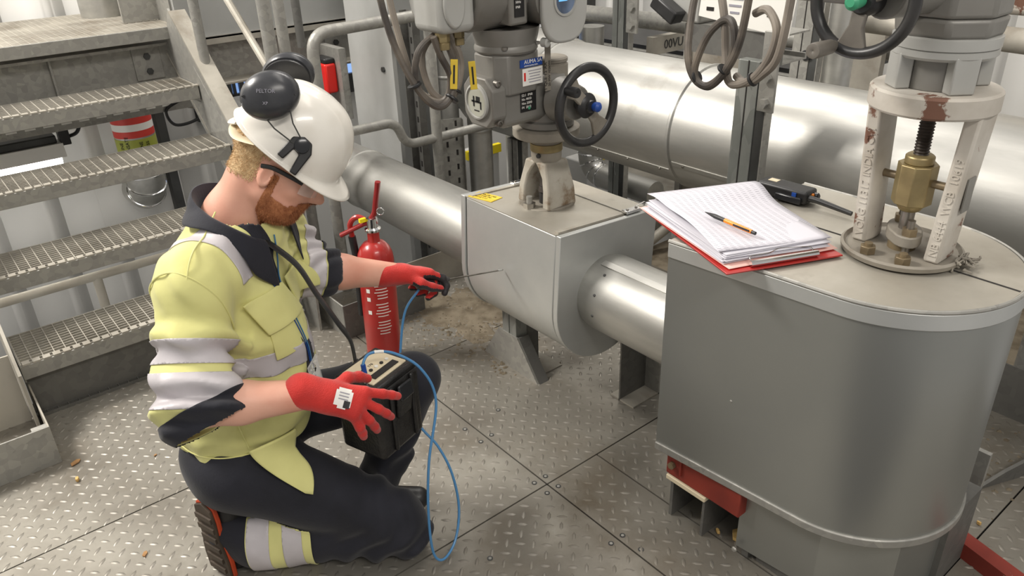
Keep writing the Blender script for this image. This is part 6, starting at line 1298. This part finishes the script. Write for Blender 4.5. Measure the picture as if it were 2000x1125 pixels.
MB().tube(spline([ez(0.005, 0, 0.592), ez(-0.012, 0, 0.62), ez(-0.020, 0, 0.66), ez(-0.030, 0, 0.71), ez(-0.034, 0, 0.735)], 5), 0.014, 10, flat=0.75).build('squeeze_lever', 'red_dark', ex)
MB().tube(arc_pts(ez(-0.035, 0.01, 0.628), lean, Vector((-0.774, 0.632, 0)), 0.013, 0, 2 * PI, 18)[:-1], 0.0016, 6, closed=True).build('safety_pin_ring', 'chrome', ex)
MB().box(ez(0.032, 0.012, 0.596), (0.024, 0.012, 0.014)).build('tamper_seal', 'bright_yellow', ex)
MB().tube(spline([ez(0.0, 0, 0.575), ez(0.05, -0.01, 0.60), ez(0.082, -0.012, 0.575), ez(0.080, -0.012, 0.52), ez(0.072, -0.012, 0.43), ez(0.074, -0.01, 0.20)], 7), 0.010, 10).build('discharge_pipe', 'red_paint', ex)
MB().tube([ez(0.081, -0.012, 0.525), ez(0.072, -0.012, 0.43), ez(0.074, -0.01, 0.20)], 0.014, 12).build('discharge_horn', 'black', ex)
mb = MB(); camd = Vector((-0.55, -0.83, 0)).normalized()
def ext_quad(mb, a, z, wa, hz):
    n = 4; vs_ = []
    for i in range(n + 1):
        t = a - wa / 2 + wa * i / n; dd = Vector((math.cos(t), math.sin(t), 0)); vs_ += [E0 + lean * (z - hz / 2) + dd * 0.0676, E0 + lean * (z + hz / 2) + dd * 0.0676]
    mb.add(vs_, [(2 * i, 2 * i + 2, 2 * i + 3, 2 * i + 1) for i in range(n)])
a0 = math.atan2(-0.83, -0.55) + 0.10
for k in range(17):
    if k in (5, 11): continue
    ext_quad(mb, a0 + 0.16 + random.uniform(-0.05, 0.03), 0.355 - k * 0.0125, 0.85 - random.uniform(0, 0.35), 0.0035)
for k in range(2): ext_quad(mb, a0 + 0.14, 0.385 + k * 0.014, 0.95, 0.006)
tag(mb.build('label_print', 'white', ex, fix=False), kind='stuff')
for z in (0.335, 0.30, 0.245): 
    q = MB(); ext_quad(q, a0 - 0.62, z, 0.22, 0.016); q.build('pictogram', 'white', ex, fix=False)
# ------------------------------------------------------------------ clipboard, papers, pen, radio on the vessel lid
CB0 = Vector((1.305, 0.895, 0.8765)); cu1 = Vector((0.268, -0.117, 0)); cv1 = Vector((0.150, 0.382, 0))
cbrd = thing('clipboard', tuple(CB0), 'red clipboard under a thick pile of papers on the vessel lid', 'clipboard')
MB().prism([(0, 0), (1, 0), (1, 1), (0, 1)], CB0, cu1, cv1, (0, 0, 0.004)).build('board', 'red_paint', cbrd, bevel=0.0012)
ck = cu1.normalized(); cw = cv1.normalized()
cl = MB().tube([CB0 + cu1 * 0.22 + cv1 * 0.030 + Vector((0, 0, 0.012)), CB0 + cu1 * 0.80 + cv1 * 0.030 + Vector((0, 0, 0.012))], 0.0075, 10).build('spring_clip', 'chrome', cbrd)
MB().tube(round_path([CB0 + cu1 * 0.24 + cv1 * 0.035 + Vector((0, 0, 0.012)), CB0 + cu1 * 0.24 + cv1 * 0.075 + Vector((0, 0, 0.022)), CB0 + cu1 * 0.42 + cv1 * 0.075 + Vector((0, 0, 0.022)), CB0 + cu1 * 0.52 + cv1 * 0.10 + Vector((0, 0, 0.024)), CB0 + cu1 * 0.78 + cv1 * 0.075 + Vector((0, 0, 0.022)), CB0 + cu1 * 0.78 + cv1 * 0.035 + Vector((0, 0, 0.012))], 0.008, 4), 0.0013, 6).build('clip_wire', 'chrome', cl)
print_mat = bpy.data.materials.new('printed_table_paper'); print_mat.use_nodes = True
nt_ = print_mat.node_tree; bs_ = nt_.nodes['Principled BSDF']; bs_.inputs['Roughness'].default_value = 0.7
tc = nt_.nodes.new('ShaderNodeUVMap'); br = nt_.nodes.new('ShaderNodeTexBrick'); br.offset = 0.0
br.inputs['Color1'].default_value = rgb(96, 92, 104); br.inputs['Color2'].default_value = rgb(150, 146, 158); br.inputs['Mortar'].default_value = rgb(206, 204, 212); br.inputs['Scale'].default_value = 1.0
br.inputs['Mortar Size'].default_value = 0.22; br.inputs['Mortar Smooth'].default_value = 0.1; br.inputs['Brick Width'].default_value = 1.0; br.inputs['Row Height'].default_value = 0.5
mp_ = nt_.nodes.new('ShaderNodeMapping'); mp_.inputs['Scale'].default_value = (16, 26, 1); nt_.links.new(tc.outputs[0], mp_.inputs[0]); nt_.links.new(mp_.outputs[0], br.inputs['Vector']); nt_.links.new(br.outputs['Color'], bs_.inputs['Base Color'])
MT['printed'] = print_mat
def sheet(name, h, rot, off, curl, m='paper', sx=0.94, sy=0.92, label=None, group=None):
    c = CB0 + cu1 * 0.5 + cv1 * 0.54 + Vector(off); R = Matrix.Rotation(rot, 3, 'Z'); mb = MB(); nu, nv = 14, 18
    def pt(u, v): return c + R @ (cu1 * ((u - 0.5) * sx) + cv1 * ((v - 0.5) * sy)) + Vector((0, 0, h + curl(u, v)))
    mb.grid(pt, nu, nv); o = mb.build(name, m, None, sharp=80, fix=False, solid=0.0004)
    uv = o.data.uv_layers.new(name='uv')
    for p in o.data.polygons:
        for li in p.loop_indices:
            vi = o.data.loops[li].vertex_index; uv.data[li].uv = ((vi // (nv + 1)) / nu, (vi % (nv + 1)) / nv)
    return tag(o, label, 'paper', group)
sheet('paper_sheet', 0.0062, 0.05, (0.0, 0.0, 0), lambda u, v: 0.0006 + 0.006 * (v > 0.9) * (v - 0.9), 'pink_paper', 0.98, 0.98, 'pink sheet at the bottom of the paper pile', 'papers on the clipboard')
for k in range(9):
    sheet('paper_sheet', 0.0085 + k * 0.0022, random.uniform(-0.05, 0.05), (random.uniform(-0.008, 0.008), random.uniform(-0.008, 0.008), 0), lambda u, v, k=k: 0.004 * (u ** 2) * (k / 9) + 0.003 * math.sin(v * 5 + k) * (k / 9) * 0.4, 'paper', 0.92, 0.90, 'white sheet inside the paper pile on the red clipboard', 'papers on the clipboard')
top = sheet('paper_sheet', 0.0315, -0.04, (0.018, 0.012, 0), lambda u, v: 0.026 * math.exp(-((v - 0.84) / 0.15) ** 2) * (0.45 + 0.55 * u) + 0.016 * math.exp(-((u - 0.0) / 0.20) ** 2) * math.sin(min(1, v * 1.25) * PI) + 0.010 * math.exp(-((u - 1) / 0.15) ** 2) * v * (1 - v) - 0.004 * u, 'printed', 0.98, 0.92, 'curled top sheet printed with a dense table under the pen', None)
pen = thing('pen', (1.458, 1.01, 0.93), 'orange and black ballpoint pen lying on the printed sheet', 'pen')
pa = Vector((1.466, 1.086, 0.9245)); pb = Vector((1.450, 0.928, 0.9215)); pdv = (pb - pa).normalized()
MB().lathe(pa, pdv, [(0.0008, 0.0), (0.0018, 0.006), (0.0045, 0.024), (0.0052, 0.03)], n=16).build('nose_cone', 'black', pen)
MB().lathe(pa, pdv, [(0.0053, 0.030), (0.0056, 0.034), (0.0053, 0.064)], n=16).build('grip', 'black', pen)
MB().lathe(pa, pdv, [(0.0054, 0.064), (0.0056, 0.10), (0.0050, 0.146)], n=16).build('barrel', 'orange', pen)
MB().lathe(pa, pdv, [(0.0042, 0.146), (0.0042, 0.157), (0, 0.158)], n=14).build('push_cap', 'black', pen)
MB().box(pa + pdv * 0.118 + Vector((-0.006, 0, 0.002)), (0.0022, 0.048, 0.004), Matrix.Rotation(math.atan2(pdv.x, -pdv.y), 3, 'Z')).build('pocket_clip', 'black', pen)
radio = thing('two_way_radio', (1.80, 1.05, 0.873), 'black two-way radio lying on the vessel lid behind the papers', 'radio')
r0 = Vector((1.80, 1.155, 0.895)); rd = Vector((0.05, -1, 0)).normalized(); rs_ = Vector((1, 0.05, 0)).normalized(); RR = Matrix((rs_, rd, DZ)).transposed().to_3x3()
bo = MB().box(r0 + rd * 0.075, (0.058, 0.15, 0.036), RR).build('body', 'black', radio, bevel=0.008, seg=3)
MB().box(r0 + rd * 0.075 + Vector((0, 0, -0.016)), (0.050, 0.12, 0.012), RR).build('battery', 'black_gloss', radio, bevel=0.003)
MB().box(r0 + rd * 0.10 + rs_ * -0.032 + Vector((0, 0, -0.008)), (0.010, 0.075, 0.018), RR).build('belt_clip', 'black_gloss', radio, bevel=0.003)
MB().box(r0 + rd * 0.035 + Vector((0.004, 0, 0.0185)), (0.020, 0.026, 0.001), RR).build('badge', 'cream', radio)
MB().lathe(r0 + rd * 0.148 + rs_ * 0.012, rd, [(0.010, 0), (0.010, 0.012), (0.006, 0.016)], n=14).build('knob', 'black_gloss', radio)
MB().tube([r0 + rd * 0.148 + rs_ * -0.014, r0 + rd * 0.17 + rs_ * -0.014, r0 + rd * 0.27 + rs_ * -0.020 + Vector((0, 0, -0.008))], [0.009, 0.008, 0.006], 12).build('antenna', 'black', radio)
MB().lathe(r0 + rd * 0.150 + Vector((0, 0, 0.004)), rd, [(0.006, 0), (0.006, 0.004), (0, 0.005)], n=12).build('alarm_button', 'orange', radio)
MB().box(r0 + rd * 0.115 + rs_ * -0.030 + Vector((0, 0, 0.006)), (0.004, 0.012, 0.010), RR).build('side_key', 'blue', radio)
# ------------------------------------------------------------------ dirt, chips and leaves on the floor
dirt = MB()
for k in range(900):
    if k < 620: x = random.gauss(1.62, 0.10); y = random.gauss(2.42, 0.20)
    elif k < 760: x = random.gauss(1.60, 0.05); y = random.gauss(2.05, 0.06)
    else: x = random.uniform(2.0, 2.55); y = random.uniform(0.45, 0.95)
    r = random.uniform(0.003, 0.011) * (1.6 if random.random() < 0.06 else 1); a = random.uniform(0, 6.28); h = r * random.uniform(0.3, 0.7)
    if x > 2.58 or y > 2.98: continue
    vs_ = [Vector((x + r * math.cos(a + t * 1.2566) * random.uniform(0.6, 1.3), y + r * math.sin(a + t * 1.2566) * random.uniform(0.6, 1.3), 0.0004)) for t in range(5)] + [Vector((x, y, h))]
    dirt.add(vs_, [(i, (i + 1) % 5, 5) for i in range(5)])
tag(dirt.build('dirt_crumbs', 'mud', None, fix=False), 'scattered dry dirt crumbs on the floor by the pipe', 'dirt', kind='stuff')
def mound(u, v):
    t = u * 2 * PI; r = v * (0.8 + 0.5 * mnoise.noise(Vector((math.cos(t) * 1.7, math.sin(t) * 1.7, 9)))); x = 1.66 + 0.20 * r * math.cos(t); y = 2.44 + 0.36 * r * math.sin(t)
    return Vector((x, y, 0.0008 + 0.006 * max(0, 1 - v * v) * (0.55 + 0.9 * mnoise.noise(Vector((x * 14, y * 14, 3)))) - 0.002 * (v > 0.97)))
tag(MB().grid(mound, 40, 16, cu=True).build('dirt_drift', 'mud', None, fix=False, sharp=80), 'brown dirt drift beneath the valve cover', 'dirt', kind='stuff')
for (x, y, L, a, mm_, lb) in ((0.115, 2.50, 0.035, 0.4, 'leaf', 'curled tan leaf scrap beside the left kick plate'), (0.10, 2.40, 0.018, 1.2, 'wood', 'small tan chip in front of the left kick plate'), (0.33, 2.36, 0.012, 0.3, 'leaf', 'tiny dark leaf flake on the floor left of the jacket'),
        (0.17, 1.93, 0.022, 0.9, 'leaf', 'brown leaf flake left of the boot'), (1.475, 1.00, 0.030, 0.2, 'wood', 'wood block under the red bearer'), (1.47, 0.885, 0.045, 0.6, 'wood', 'larger wood offcut beside the vessel skirt'), (1.445, 0.93, 0.016, 1.0, 'wood', 'small wood chip between the vessel stool plates'),
        (2.20, 0.60, 0.022, 0.5, 'wood', 'pale wood chip on the floor right of the vessel'), (2.02, 0.47, 0.012, 1.5, 'wood', 'tiny pale chip near the vessel clamp')):
    m = MB(); c = Vector((x, y, 0.0)); h = 0.010 if mm_ == 'wood' else 0.003
    pts = [(-L * 0.5, -L * 0.22), (L * 0.2, -L * 0.30), (L * 0.55, -L * 0.05), (L * 0.35, L * 0.26), (-L * 0.3, L * 0.22)]
    m.prism(pts, c + Vector((0, 0, 0.0022)), (math.cos(a), math.sin(a), 0), (-math.sin(a), math.cos(a), 0), (0, 0.001, h))
    tag(m.build('wood_chip' if mm_ == 'wood' else 'leaf_scrap', mm_, None, bevel=0.0008), lb, 'debris')
